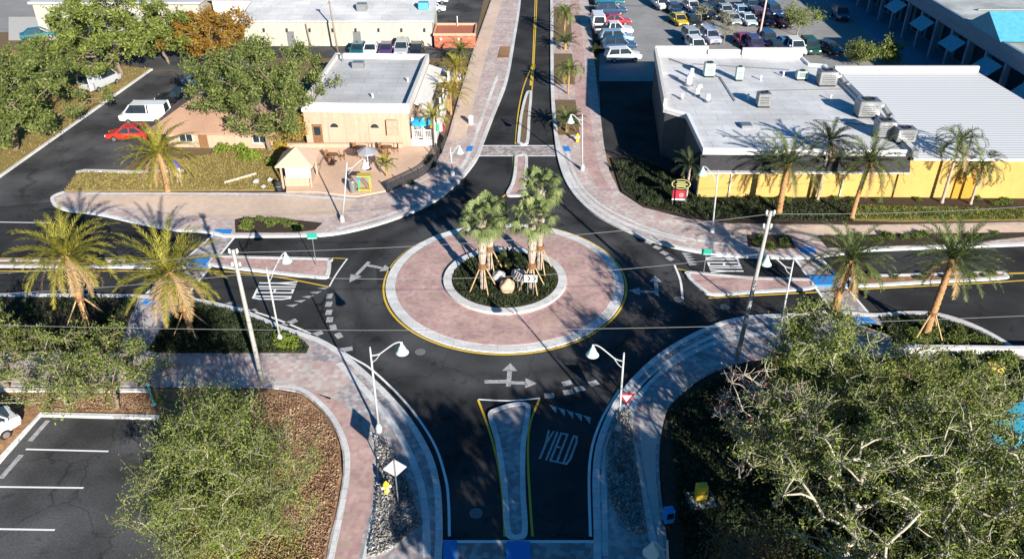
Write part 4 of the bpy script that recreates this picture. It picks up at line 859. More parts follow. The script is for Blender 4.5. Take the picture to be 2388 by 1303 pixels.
feather_palm('feather_palm', 'slim palm in front of the veranda steps', B(1015, 345), 3.4, 18, 1.7, 69, FROND, 1, ll=.4, trunk=(.1, .07), tm=SABALT)
def fan_palm(label, base, Ht, seed, n=28, L=1.5, lean=(0, 0)):
    rng = np.random.default_rng(seed); t = thing('sabal_palm', label, 'palm tree', base, 0, 'sabal palms on the island')
    mb = MB(); k = 22; mb.tube([(lean[0] * (i / k) ** 2, lean[1] * (i / k) ** 2, Ht * i / k) for i in range(k + 1)], [.2 + (.05 if i % 2 else 0) + (.07 if i > 9 else -.02) for i in range(k + 1)], 9); mb.build('trunk', SABALT, t, sm=False)
    V = []; Fq = []; top = np.array([lean[0], lean[1], Ht])
    for j in range(n):
        f = (j + .5) / n; az = j * 2.39996; el = -.75 + 2.1 * f + rng.normal() * .1
        d = np.array([math.cos(az) * math.cos(el), math.sin(az) * math.cos(el), math.sin(el)]); s = np.array([-math.sin(az), math.cos(az), 0]); u = np.cross(s, d) * -1
        c = top + d * L * rng.uniform(.65, .95); r = .02
        for a in (s,): q = len(V); V += [top - a * r, top + a * r, c + a * r, c - a * r]; Fq.append((q, q + 1, q + 2, q + 3))
        m = 22
        for i in range(m):
            an = (i / (m - 1) - .5) * 3.9; v = d * math.cos(an) + s * math.sin(an) + u * -.32 * abs(math.sin(an)); ln = rng.uniform(.8, 1.15) * (1.05 - .25 * abs(an) / 2) * .74; mid = c + v * ln * .6; tip = c + v * ln + np.array([0, 0, -.45 * ln]); w = np.cross(v, u); w = w / (np.linalg.norm(w) + 1e-6) * .045
            q = len(V); V += [c, mid - w, tip, mid + w]; Fq.append((q, q + 1, q + 2, q + 3))
    np_obj('crown', np.array(V), np.array(Fq), SABALF, t)
    bb = MB()
    for j in range(46):
        a = j * 2.4; z = Ht * .5 + (Ht * .5 - .2) * (j / 46); f = z / Ht; x0, y0 = lean[0] * f * f, lean[1] * f * f
        bb.tube([(x0 + math.cos(a) * .2, y0 + math.sin(a) * .2, z), (x0 + math.cos(a) * .36, y0 + math.sin(a) * .36, z + .34)], [.06, .025], 4)
    bb.build('boots', SABALT, t)
    BR = mat('brace_timber', (.5, .33, .17), .8, .2, 5)
    for j in range(4):
        a = .4 + j * math.pi * 2 / 4; MB().tube([(math.cos(a) * 1.05, math.sin(a) * 1.05, .02), (math.cos(a) * .22, math.sin(a) * .22, 1.9)], .05, 5).build('brace', BR, t)
    MB().lathe([(.33, 1.85), (.33, 2.25)], (0, 0, 0), 10).build('strap', WOOD, t)
fan_palm('left sabal palm on the island, braced with timber props', (-2.15, 52.1, .26), 5.8, 70)
fan_palm('shorter sabal palm behind the left one on the island', (-1.7, 54.6, .26), 4.9, 71, 30)
fan_palm('sabal palm right of the stone on the island, beside the chevron sign', (1.45, 52.2, .26), 5.9, 72)
fan_palm('tallest sabal palm, at the right rear of the island', (2.1, 54.8, .26), 6.9, 73, 32)
# --- shrubs, hedges and ground cover
SHM = {}
def shrub_mesh(key, m, n, size, seed, flat=.8):
    if key in SHM: return SHM[key]
    rng = np.random.default_rng(seed); p = rng.normal(size=(n, 3)); p /= np.linalg.norm(p, axis=1)[:, None]; p *= (rng.uniform(.35, 1, n) ** .6)[:, None]
    lump = 1 + .25 * np.sin(p[:, 0] * 5 + seed) * np.cos(p[:, 1] * 6); p *= lump[:, None]; p[:, 2] = np.abs(p[:, 2]) * flat
    V, Fq = leaf_quads(p, size, rng, .5, up=.2); SHM[key] = np_mesh(key, V, Fq, m); return SHM[key]
def shrub(label, loc, r, key, m, seed=1, n=420, size=.28, group=None, name='shrub', h=1.0):
    o = bpy.data.objects.new(name, shrub_mesh(key, m, n, size, seed)); C.objects.link(o); rr = random.Random(int(loc[0] * 91 + loc[1] * 37))
    o.location = (loc[0], loc[1], (loc[2] if len(loc) > 2 else .1)); o.rotation_euler = (0, 0, rr.uniform(0, 6)); o.scale = (r, r, r * h)
    return tag(o, label, 'shrub', group)
def shrubs_in(P, n, r, label, key, m, seed, group, inset=1.0, **kw):
    rng = np.random.default_rng(seed); c = np.mean([(p[0], p[1]) for p in P], 0); Q = [(c[0] + (p[0] - c[0]) * inset, c[1] + (p[1] - c[1]) * inset) for p in P]
    X, Y = scatter(Q, n, rng)
    for x, y in zip(X, Y): shrub(label, (x, y, .15), r * rng.uniform(.7, 1.25), key, m, seed, group=group, **kw)
shrubs_in(beds['nw'], 16, .42, 'dark green shrub in the kerbed bed of the upper left corner', 'shrub_mid', MIDL, 3, 'shrubs in upper left bed', .85)
shrubs_in([p for p in beds['sw2']], 28, .5, 'dark shrub in the bed between the left crossing and brick path', 'shrub_dark', DARKL, 5, 'dark shrubs in left bed', .86)
shrubs_in(GP([(640, 775), (700, 800), (715, 820), (640, 822)]), 9, .45, 'lime green shrub at the pointed tip of left bed', 'shrub_lime', LIME, 6, 'lime shrubs at bed tip', .9)
shrubs_in(GP([(0, 700), (318, 702), (275, 820), (0, 824)]), 20, .5, 'dark shrub under the leftmost date palm', 'shrub_dark', DARKL, 7, 'dark shrubs under left palm', .95)
shrubs_in(beds['e1'], 9, .4, 'green shrub in the small bed left of right hand crossing', 'shrub_mid', MIDL, 8, 'shrubs in small right bed', .8)
shrubs_in(GP([(1930, 556), (2388, 545), (2388, 555), (2240, 570), (1940, 580)]), 22, .45, 'shrub in the long bed beyond the right hand crossing', 'shrub_mid', MIDL, 9, 'shrubs in long right bed', .94)
shrubs_in(beds['se'], 34, .42, 'leafy shrub in the curved bed round braced palm', 'shrub_mid', MIDL, 10, 'shrubs in curved right bed', .84)
shrubs_in(GP([(1450, 410), (1500, 480), (1620, 508), (1800, 512), (1800, 470), (1620, 465), (1580, 405)]), 34, .5, 'dark shrub beside the oval store sign', 'shrub_dark', DARKL, 11, 'dark shrubs by store sign', .95)
shrubs_in(GP([(1640, 466), (2388, 466), (2388, 480), (1640, 482)]), 22, .4, 'low shrub at the foot of the yellow wall', 'shrub_mid', MIDL, 12, 'shrubs along yellow wall', .98, h=.8)
shrubs_in(GP([(2000, 648), (2330, 640), (2330, 648), (2000, 664)]), 14, .32, 'clipped shrub in the right hand median', 'shrub_mid', MIDL, 13, 'shrubs in right median', .93)
shrubs_in(GP([(0, 612), (425, 613), (425, 622), (0, 620)]), 14, .3, 'clipped shrub in the left hand median', 'shrub_mid', MIDL, 14, 'shrubs in left median', .97)
shrubs_in(GP([(2100, 836), (2388, 838), (2388, 870), (2100, 860)]), 10, .6, 'green shrub behind the right low wall', 'shrub_mid', MIDL, 16, 'shrubs behind low wall', .95)
shrubs_in(GP([(520, 1160), (640, 1170), (620, 1303), (450, 1303)]), 8, .5, 'lime shrub under the fine branched tree', 'shrub_lime', LIME, 17, 'lime shrubs under fine tree', .9)
shrubs_in(GP([(940, 450), (1010, 405), (1035, 360), (1020, 350), (985, 400)]), 8, .4, 'dark shrub inside the black fence', 'shrub_dark', DARKL, 18, 'shrubs along black fence', .9)
shrubs_in(GP([(1372, 0), (1392, 60), (1398, 130), (1388, 130), (1376, 20)]), 10, .7, 'dark hedge shrub between far footway and car park', 'shrub_dark', DARKL, 19, 'hedge shrubs by car park', 1.0)
shrubs_in(arc(3.7, n=24), 34, .32, 'small dark shrub round the stone on the island', 'shrub_dark', DARKL, 20, 'island shrubs', 1.0, h=.8)
for p, r, l in (((520, 352), .9, 'bright green rounded hedge bush left of the oak trunk'), ((560, 352), .85, 'bright green rounded bush next to the hip roofed house'), ((585, 372), 1.2, 'largest rounded green bush at oak foot'), ((640, 385), .9, 'green bush between oak trunk and kiosk'), ((655, 345), 1.0, 'yellow bush at the restaurant corner')):
    q = G(*p); shrub(l, (q.x, q.y, .1), r, 'shrub_yellow' if 'yellow' in l else 'shrub_lime', YELL if 'yellow' in l else LIME, 6, h=.9)
for p, l in (((2003, 152), 'round olive bush at the car park corner behind the white roof'), ((2066, 148), 'second olive bush at the car park corner, nearer the arcade')):
    q = G(*p); tree('corner_bush', l, q, 2.9, 1.7, int(p[0]), OLIVE, 30, 2600, .26, base_h=.6, r0=.08, group='bushes at the car park corner', cat='bush')
q = G(1184, 640); feather_palm('island_sago', 'dark round sago plant behind the stone on the island', (-.4, 55.2, .26), .6, 30, 1.1, 80, DARKL, 0, ll=.25, trunk=(.18, .16), group=None, el=(.1, 1.4))
tree('lot_tree', 'half bare olive tree on the car park island with white trunk', B(1858, 84), 4.4, 2.4, 30, OLIVE, 40, 2600, .24, bark=BARK_PALE, r0=.09, base_h=1.6, group='trees in the car park')
tree('lot_tree', 'leafless sapling between the parked white cars', B(1687, 104), 3.2, 1.3, 31, OLIVE, 20, 60, .2, bark=BARK_PALE, r0=.06, base_h=1.0, group='trees in the car park')
tree('lot_tree', 'leafless sapling beside the black parked SUV', B(1632, 62), 3.6, 1.2, 32, OLIVE, 18, 50, .2, bark=BARK_PALE, r0=.06, base_h=1.2, group='trees in the car park')
tree('lot_tree', 'faint grey sapling above the leafless pair', B(1694, 70), 2.6, 1.3, 33, OLIVE, 18, 120, .2, bark=BARK_PALE, r0=.05, base_h=.9, group='trees in the car park')
# grass tufts, bark chips and low cover nobody could count
def cover(name, P, n, size, m, seed, z=.12, up=.6):
    rng = np.random.default_rng(seed); X, Y = scatter(P, n, rng); V, Fq = leaf_quads(np.stack([X, Y, z + rng.uniform(0, size * .5, n)], 1), size, rng, .35, up=up)
    o = np_obj(name, V, Fq, m); o['kind'] = 'stuff'
DRYG = leaf_mat('grass_blades', [(.14, .11, .035), (.24, .19, .06), (.32, .26, .1), (.2, .23, .06)], .2)
CHIP = leaf_mat('bark_chips', [(.1, .05, .03), (.22, .13, .08), (.36, .23, .14), (.45, .34, .24)], .0)
cover('grass', lawn_nw, 9000, .2, DRYG, 90); cover('grass', lawn_far, 9000, .25, DRYG, 91)
cover('bark_mulch', GP([(500, 930), (690, 925), (755, 975), (790, 1040), (795, 1110), (780, 1200), (757, 1303), (735, 1500), (440, 1500), (455, 1100)]), 26000, .16, CHIP, 92, .11, .15)
cover('grass', GP([(450, 1230), (640, 1200), (730, 1303), (720, 1500), (440, 1500)]), 9000, .2, DRYG, 93)
cover('bark_mulch', GP([(50, 925), (352, 922), (352, 965), (96, 960)]), 4000, .14, CHIP, 94, .11, .15)
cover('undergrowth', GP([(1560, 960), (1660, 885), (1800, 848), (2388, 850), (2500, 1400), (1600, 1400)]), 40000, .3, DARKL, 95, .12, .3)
cover('grass', GP([(2010, 482), (2388, 491), (2388, 515), (1960, 514)]), 5000, .2, MIDL, 96)
PEB = leaf_mat('pebble', [(.1, .1, .1), (.25, .24, .23), (.42, .4, .38), (.6, .58, .55)], 0)
cover('gravel', GP([(872, 1020), (905, 1040), (940, 1100), (968, 1170), (985, 1225), (900, 1295), (860, 1303), (876, 1200), (886, 1110)]), 5000, .24, PEB, 97, .19, .0)
cover('gravel', GP([(1438, 970), (1468, 962), (1478, 1050), (1498, 1180), (1505, 1245), (1470, 1250), (1428, 1180), (1415, 1120), (1415, 1050)]), 5000, .24, PEB, 98, .19, .0)

cover('ground_cover', [Vector(p) for p in arc(3.95, n=40)], 9000, .2, DARKL, 99, .28, .5)
cover('ground_cover', beds['sw2'], 9000, .22, DARKL, 100, .2, .5); cover('ground_cover', beds['se'], 6000, .2, DARKL, 101, .2, .5); cover('ground_cover', beds['sw1'], 9000, .22, DARKL, 102, .2, .5)
cover('ground_cover', GP([(1430, 380), (1460, 450), (1510, 484), (1620, 508), (1990, 520), (2000, 468), (1620, 465), (1575, 405), (1480, 370)]), 12000, .22, DARKL, 103, .12, .5)
# ---------------------------------------------------------------- vehicles
TYRE = mat('tyre', (.015, .015, .015), .85, .2, 10); RIM = mat('rim', (.45, .45, .46), .3, .1, 5, metal=.8)
LENS = mat('lamp_lens', (.7, .72, .74), .15, .1, 5, spec=.6); REDL = mat('tail_lens', (.4, .01, .01), .25, .1, 5); TRIM = mat('black_trim', (.02, .02, .022), .5, .2, 6)
def paint(c): return mat('paint_%d_%d_%d' % tuple(int(v * 255) for v in c), c, .3, .04, 2, coat=.6, spec=.5)
def loft(mb, secs):
    # sections: (x, [(y, z) half outline from the bottom centre to the top centre]) mirrored and skinned
    rings = []
    for x, h in secs: rings.append([(x, y, z) for y, z in h] + [(x, -y, z) for y, z in h[::-1]])
    n = len(rings[0]); V = [p for r in rings for p in r]
    F = [(i * n + k, i * n + (k + 1) % n, (i + 1) * n + (k + 1) % n, (i + 1) * n + k) for i in range(len(rings) - 1) for k in range(n)]
    F += [tuple(range(n - 1, -1, -1)), tuple(range((len(rings) - 1) * n, len(rings) * n))]
    return mb.add(V, F)
KIND = {  # length, half width, sill, bonnet z, belt z, tail z, cabin: base rear, roof rear, roof front, base front, roof z
    'sedan': (4.7, .9, .28, .82, .92, .95, -1.75, -.95, .35, 1.15, 1.43),
    'suv': (4.7, .95, .34, 1.02, 1.12, 1.12, -2.2, -1.85, .45, 1.15, 1.74),
    'pickup': (5.5, .98, .42, 1.08, 1.15, 1.12, -.75, -.55, .6, 1.3, 1.82),
    'van': (5.2, 1.0, .34, 1.08, 1.25, 1.25, -2.5, -2.4, 1.1, 1.9, 2.15)}
def make_car(kind):
    Ln, w, zs, zb, zl, zt, r0, r1, f1, f0, zr = KIND[kind]; h = Ln / 2
    t = thing('parked_car', 'x', {'pickup': 'pickup truck', 'van': 'van', 'suv': 'SUV'}.get(kind, 'car'), (0, 0, -50))
    def sec(x, ww, z0, z1): return (x, [(ww * .8, z0), (ww * .97, z0 + .1), (ww, (z0 + z1) / 2), (ww * .97, z1 - .09), (ww * .88, z1)])
    b = MB()
    loft(b, [sec(-h, w * .82, zs + .1, zt - .12), sec(-h + .12, w * .93, zs, zt - .02), sec(-h + .7, w, zs, zt), sec(r0 + .4, w, zs, zl), sec(f0 - .5, w, zs, zl), sec(f0, w, zs, zl - .03), sec(h - .75, w * .97, zs, zb), sec(h - .14, w * .88, zs, zb - .1), sec(h, w * .76, zs + .12, zb - .25)])
    # roof panel and pillars
    wr = w * .74; wl = w * .88
    def slab(P, th=.05): return b.add(list(P) + [(x, y, z - th) for x, y, z in P], [(0, 1, 2, 3), (7, 6, 5, 4), (4, 5, 1, 0), (5, 6, 2, 1), (6, 7, 3, 2), (7, 4, 0, 3)])
    slab([(r1 - .05, -wr, zr + .01), (f1 + .05, -wr, zr + .01), (f1 + .05, wr, zr + .01), (r1 - .05, wr, zr + .01)])
    for s_ in (-1, 1):
        b.tube([(f0, s_ * wl, zl), (f1 + .03, s_ * wr, zr)], .055, 5); b.tube([(r0, s_ * wl, zl), (r1 - .03, s_ * wr, zr)], .08 if kind != 'van' else .12, 5)
        xm = (f1 + r1) / 2 + .05; b.tube([(xm, s_ * (wl + .005), zl - .02), (xm, s_ * (wr + .01), zr)], .05 if kind != 'pickup' else .04, 5)
        if kind == 'van': b.add([(r0 + .1, s_ * (wl + .012), zl), (xm - .2, s_ * (wl + .012), zl), (xm - .2, s_ * (wr + .012), zr), (r1 + .05, s_ * (wr + .012), zr)], [(0, 1, 2, 3) if s_ < 0 else (3, 2, 1, 0)])
        b.rbox((f0 - .35, s_ * (w + .1), zl + .06), (.14, .2, .14), .03)
    o = b.build('body', paint((.5, .5, .5)), t); o.material_slots[0].link = 'OBJECT'; o.material_slots[0].material = paint((.5, .5, .5))
    g = MB(); loft(g, [(r0, [(wl * .99, zl - .03), (wl, zl), (wl, zl + .01)]), (r1, [(wl * .99, zl - .03), (wl, zl), (wr, zr - .005)]), (f1, [(wl * .99, zl - .03), (wl, zl), (wr, zr - .005)]), (f0, [(wl * .99, zl - .06), (wl, zl - .03), (wl, zl - .02)])])
    g.build('windows', GLASS, t)
    if kind == 'pickup': MB().rbox((-1.75, 0, zl + .015), (1.85, 1.5, .04), .02).build('bed', TRIM, t)
    for sx in (-1, 1):
        for sy in (-1, 1):
            c = (sx * Ln * .29, sy * (w - .1), .33); M = Matrix.Rotation(R(90), 3, 'X')
            wh = MB().lathe([(.2, -.12), (.31, -.125), (.335, -.08), (.335, .08), (.31, .125), (.2, .12)], c, 16, M).build('wheel', TYRE, t)
            MB().lathe([(.205, -.128), (.205, .128)], c, 12, M).build('rim', RIM, wh)
    for sy in (-1, 1):
        MB().rbox((h - .09, sy * w * .62, zb - .22), (.16, .34, .15), .03).build('headlight', LENS, t)
        MB().rbox((-h + .03, sy * w * .7, zt - .2), (.12, .22, .2), .03).build('taillight', REDL, t)
    MB().rbox((h - .02, 0, zs + .16), (.12, w * 1.3, .16), .03).build('front_bumper', TRIM, t)
    MB().rbox((-h + .02, 0, zs + .16), (.12, w * 1.3, .16), .03).build('rear_bumper', TRIM, t)
    MB().box((h - .005, 0, zb - .26), (.06, w * .7, .12)).build('grille', TRIM, t)
    return t
PROTO = {}
def car(kind, col, px, py, deg, label, group, z=.0):
    if kind not in PROTO: c = PROTO[kind] = make_car(kind)
    else: c = copy_tree(PROTO[kind])
    p = G(px, py); c.location = (p.x, p.y, z + .01); c.rotation_euler = (0, 0, R(deg)); c['label'] = label
    if group: c['group'] = group
    elif 'group' in c: del c['group']
    for ch in c.children:
        if ch.name.startswith('body'): ch.material_slots[0].material = paint(col)
    return c
wht, blk, slv, nvy, red, teal, grn, bur, yel, lav = (.75, .75, .74), (.012, .012, .014), (.4, .42, .44), (.02, .05, .12), (.42, .015, .03), (.01, .12, .16), (.01, .06, .04), (.13, .012, .02), (.6, .42, .01), (.45, .47, .6)
gA, gB, gC = 'cars along the near edge of the car park', 'cars in the middle car park rows', 'cars in the row behind the white roof'
car('suv', wht, 1452, 142, 8, 'white SUV parked lowest of the column by the far footway', gA)
car('suv', nvy, 1442, 117, 6, 'dark blue SUV parked between the white and silver blue SUVs', gA)
car('suv', (.25, .35, .45), 1436, 99, 5, 'silver blue SUV parked next to a white pickup', gA)
car('pickup', wht, 1430, 82, 4, 'white pickup parked below the red car', gA)
car('sedan', red, 1434, 58, 4, 'bright red car parked above white pickup', gA)
car('suv', nvy, 1424, 34, 4, 'dark navy SUV parked above the red car', gA)
car('sedan', teal, 1420, 12, 4, 'teal car parked at the top of the column', gA)
car('van', wht, 1393, 64, 90, 'white box van standing against the hedge', gA)
car('sedan', yel, 1582, 56, -80, 'yellow car standing beside a black one', gB)
car('sedan', blk, 1614, 58, -80, 'black sedan right of the yellow car', gB)
car('suv', blk, 1648, 42, -82, 'black SUV by the leafless saplings', gB)
car('sedan', nvy, 1570, 30, -80, 'dark blue car above the yellow one', gB)
car('suv', slv, 1612, 98, -82, 'grey SUV parked above the white one near the roof parapet', gB)
car('suv', wht, 1622, 120, -82, 'white SUV parked nearest the left white roof parapet', gB)
car('suv', lav, 1655, 98, -82, 'pale lavender SUV right of the grey one', gB)
car('sedan', (.4, .55, .7), 1726, 36, -84, 'light blue sedan facing the camera in the far row', gB)
car('sedan', (.5, .6, .66), 1742, 56, -84, 'silver blue sedan facing the camera left of the dark red pair', gB)
car('suv', bur, 1768, 50, -84, 'dark red SUV in the far row', gB)
car('sedan', bur, 1784, 56, -84, 'dark red sedan by the tall car park lamp', gB)
car('suv', nvy, 1800, 36, -84, 'navy SUV right of the tall car park lamp', gB)
car('sedan', (.03, .1, .2), 1750, 22, -84, 'mid blue sedan in the topmost row', gB)
car('sedan', slv, 1706, 54, -84, 'silver car alone left of the pale blue pair', gB)
car('suv', nvy, 1958, 44, -95, 'dark blue SUV parked close to the arcade', gB)
car('sedan', (.3, .02, .06), 1732, 104, -86, 'red sedan at the left end of the row behind the roof', gC)
car('suv', (.06, .03, .12), 1758, 118, -86, 'dark purple SUV at the foot of the tall lamp', gC)
car('suv', nvy, 1788, 104, -86, 'navy SUV in the row behind the roof, left of two blue ones', gC)
car('sedan', blk, 1808, 122, -87, 'black sedan third from the left end of the row', gC)
car('sedan', (.02, .16, .4), 1830, 114, -88, 'bright blue sedan left of white SUV', gC)
car('suv', wht, 1853, 123, -88, 'white SUV facing the camera in the row behind the roof', gC)
car('suv', grn, 1887, 122, -90, 'dark green SUV right of the white one', gC)
car('sedan', (.03, .035, .05), 1927, 121, -60, 'dark sedan at the right end of the row, with white bumper glint', gC)
car('sedan', slv, 1690, 34, -84, 'silver sedan in the far row above the saplings', gB)
car('suv', nvy, 1672, 22, -84, 'dark navy SUV at the very top, left of the silver sedan', gB)
car('sedan', wht, 1612, 24, -80, 'white sedan above the black sedan in the far row', gB)
car('sedan', blk, 1778, 18, -84, 'black sedan in the topmost row left of lamp top', gB)
car('sedan', bur, 1822, 60, -84, 'maroon sedan right of the tall lamp in the middle row', gB)
car('suv', wht, 1540, 20, -80, 'white SUV on the aisle at the top, left of the dark blue car', gB)
car('sedan', teal, 93, 90, 30, 'dark teal car on the concrete apron at top left', None)
car('van', slv, 238, 204, 70, 'silver van parked on the verge behind the wide oak', None)
car('sedan', (.05, .12, .25), 474, 200, 0, 'dark blue car half hidden behind the tall oak', None)
car('pickup', blk, 425, 243, 180, 'black pickup parked above the brown hip roof', None)
car('van', wht, 342, 284, 180, 'white van at the left of the hip roofed house', None)
car('sedan', (.55, .03, .02), 306, 324, 182, 'red car parked by the dark side street', None)
gR = 'cars in the rear lot'
car('sedan', teal, 836, 126, -90, 'teal car in the rear lot behind the grey roof, left of the white one', gR)
car('sedan', wht, 866, 126, -90, 'white car in the rear lot between teal and purple cars', gR)
car('sedan', (.1, .04, .16), 902, 126, -90, 'purple car in the rear lot', gR)
car('suv', slv, 938, 126, -90, 'silver SUV in the rear lot right of the purple car', gR)
car('sedan', blk, 972, 126, -90, 'black car at the right end of the rear lot row', gR)
car('sedan', wht, 1005, 28, 0, 'white car parked right of the long white building', None)
car('suv', wht, 1012, 8, 0, 'white SUV above the white car by the long building', None)
car('suv', slv, 1030, 195, 5, 'grey SUV in the lot beside the veranda', None)
car('suv', (.05, .4, .6), 2362, 1015, 40, 'bright blue car parked at the right edge among the trees', None)
car('van', wht, -62, 1040, 52, 'white van cut by the left edge beside the parking kerb', None)
# ---------------------------------------------------------------- lamps, poles, wires
LAMPP = mat('lamp_post_white', (.42, .44, .45), .45, .06, 5); SHADEM = mat('lamp_shade_mint', (.5, .66, .6), .4, .06, 5); CPOLE = mat('pole_concrete', (.34, .33, .31), .85, .12, 4, .2); WPOLE = mat('pole_wood', (.23, .19, .15), .9, .2, 5, .3)
def lamp(label, base, top, arm):
    p = G(*base); hz = height_to(base, top[1]); e = G(arm[0], arm[1], hz + .15) - p; q = G(*top, hz) - p
    t = thing('street_lamp', label, 'street lamp', p, 0, 'street lamps round the junction')
    d = Vector((e.x - q.x, e.y - q.y, 0)); d *= min(1, 2.1 / d.length)
    MB().lathe([(.2, .1), (.2, .5), (.15, .6), (.1, .75)], (0, 0, 0), 12).build('base', LAMPP, t)
    MB().tube([(0, 0, .3), (q.x * .5, q.y * .5, hz * .5), (q.x, q.y, hz)], [.075, .065, .05], 10).build('pole', LAMPP, t, True)
    z0 = hz - .5; P = [Vector((q.x, q.y, z0)) + d * f + Vector((0, 0, dz)) for f, dz in ((0, 0), (.25, .02), (.5, .3), (.75, .58), (.93, .66), (1, .55))]
    am = MB(); am.tube(smooth(P, 4), .04, 6); am.tube([Vector((q.x, q.y, z0 - .5)), Vector((q.x, q.y, z0 - .3)) + d * .16, Vector((q.x, q.y, z0)) + d * .28], .025, 5); am.build('arm', LAMPP, t)
    c = P[-1]; sh = MB().lathe([(.05, .1), (.07, 0), (.1, -.12), (.17, -.22), (.25, -.45), (.36, -.58), (.38, -.63), (.33, -.62), (.1, -.4)], c, 18); sh.build('shade', SHADEM, t, True)
    MB().lathe([(.02, -.52), (.14, -.54), (.17, -.61), (.1, -.7), (.02, -.73)], c, 12).build('bulb_globe', LENS, t, True)
    MB().lathe([(.0, .12), (.05, .06), (.0, 0)], (q.x, q.y, hz), 8).build('finial', LAMPP, t)
    return t
lamp('street lamp left of the brick stop line, arm over the near road', (885, 1010), (863, 812), (936, 797))
lamp('street lamp by the red triangular sign, arm over the near road', (1441, 1010), (1455, 825), (1383, 803))
lamp('street lamp at the tip of the lime shrubs', (655, 800), (622, 628), (665, 588))
lamp('street lamp beside the small grey green tree on the right', (1815, 785), (1850, 610), (1790, 594))
lamp('street lamp on the pink plaza below the kiosk', (799, 520), (809, 380), (850, 372))
lamp('street lamp in front of the oval store sign', (1660, 545), (1675, 400), (1640, 388))
lamp('street lamp by the yellow hydrant at the far crossing', (1358, 400), (1358, 268), (1331, 268))
lamp('street lamp cut by the lower edge, right of the near crossing', (1560, 1420), (1556, 1262), (1522, 1262))
lamp('street lamp beside the dark fence on the far left footway', (1056, 412), (1050, 345), (1072, 340))
def upole(label, base, top, m, r=(.16, .1), arms=1, name='utility_pole'):
    p = G(*base); hz = height_to(base, top[1]); q = G(*top, hz) - p; t = thing(name, label, 'utility pole', p, 0, 'utility poles')
    MB().tube([(q.x * f, q.y * f, hz * f) for f in (0, .33, .66, 1)], [r[0], r[0] * .9, (r[0] + r[1]) / 2, r[1]], 12).build('pole', m, t, True)
    for k in range(arms):
        f = 1 - (.25 + k * .9) / hz; MB().box((q.x * f, q.y * f, hz * f), (.5, .12, .12)).build('bracket', GALV, t)
        for s_ in (-1, 1): MB().lathe([(.05, 0), (.08, .06), (.05, .12), (.08, .18), (.03, .26)], (q.x * f + s_ * .22, q.y * f, hz * f + .05), 8).build('insulator', LENS, t)
    return p + q
tl_ = upole('pale concrete utility pole rising from the left brick path', (612, 893), (543, 582), CPOLE, arms=2)
tr_ = upole('tallest utility pole, at the right shaded footway, joined by wires', (1717, 842), (1798, 492), CPOLE, arms=2)
upole('thin wooden pole in front of the long white building', (788, 122), (767, 2), WPOLE, (.13, .09))
upole('short dark pole left of the thin wooden one', (725, 110), (713, 56), WPOLE, (.1, .08), 0)
upole('tall reddish white pole among the parked cars', (1768, 100), (1790, -14), mat('pole_reddish', (.55, .36, .33), .6, .1, 3), (.16, .11), 0, 'car_park_lamp')
upole('white flagpole on the red brick building', (1068, 90), (1066, 38), WMETAL, (.07, .05), 0, 'flagpole')
def wire(label, a, b, sag):
    P = [a.lerp(b, i / 24) - Vector((0, 0, sag * 4 * (i / 24) * (1 - i / 24))) for i in range(25)]
    tag(MB().tube(P, .017, 4).build('overhead_wire', mat('wire', (.17, .17, .17), .5, .1, 3)), label, 'wire', 'overhead wires')
wire('upper wire between the pale left pole and tallest right pole', tl_ + Vector((0, 0, -.2)), tr_ + Vector((0, 0, -.2)), .5)
wire('lower wire between the pale left pole and tallest right pole', tl_ + Vector((0, 0, -1.7)), tr_ + Vector((0, 0, -2.9)), .9)
wire('lowest wire, sagging right across the island from edge to edge', G(-200, 752, 6.2), G(2600, 726, 6.6), .9)
wire('upper wire leaving the pale left pole towards the left edge', tl_ + Vector((0, 0, -.2)), G(-300, 648, 8.6), .3)
wire('lower wire leaving the pale left pole towards the left edge', tl_ + Vector((0, 0, -1.7)), G(-300, 694, 7.4), .3)
wire('wire leaving the tallest pole towards the right edge', tr_ + Vector((0, 0, -.2)), G(2700, 455, 10.5), .4)
# ---------------------------------------------------------------- signs and street furniture
SGREEN = mat('sign_green', (.02, .3, .22), .4, .08, 4); SRED = mat('sign_red', (.4, .03, .05), .4, .08, 4); SBLK = mat('sign_black', (.012, .012, .012), .5, .1, 4); SWHT = mat('sign_white', (.82, .82, .82), .4, .04, 4); SIGNB = mat('sign_back', (.42, .42, .45), .4, .08, 4, metal=.2)
def post(t, h, r=.035, x=0, y=0): MB().tube([(x, y, 0), (x, y, h)], r, 6).build('post', GALV, t)
def street_sign(label, base, ytop, rz):
    h = height_to(base, ytop); t = thing('street_sign', label, 'sign', G(*base), rz, 'green street signs'); post(t, h)
    MB().rbox((0, -.05, h - .25), (.75, .03, .5), .01).build('plate', SGREEN, t); ln = MB()
    ln.build('plate_edge', SWHT, t) if False else MB().box((0, -.07, h - .44), (.66, .012, .03)).build('plate_line', SWHT, t)
street_sign('teal green sign plate on the left splitter island', (738, 622), 543, .1)
street_sign('teal green sign plate by the right road lettering', (1640, 640), 580, -.1)
t = thing('yield_sign', 'red edged triangular sign in front of the near right lamp', 'sign', G(1455, 990)); h = height_to((1455, 990), 915); post(t, h)
def tri(s, z): return [(-s * .5, z), (s * .5, z), (0, z - s * .87)]
V = [(x, -.05, z) for x, z in tri(1.0, h)] + [(x, -.08, z) for x, z in tri(1.0, h)]; MB().add(V, [(0, 1, 2), (5, 4, 3), (0, 3, 4, 1), (1, 4, 5, 2), (2, 5, 3, 0)]).build('plate', SRED, t)
V = [(x, -.084, z) for x, z in tri(.55, h - .14)] + [(x, -.09, z) for x, z in tri(.55, h - .14)]; MB().add(V, [(0, 1, 2), (5, 4, 3), (0, 3, 4, 1), (1, 4, 5, 2), (2, 5, 3, 0)]).build('plate_centre', SWHT, t)
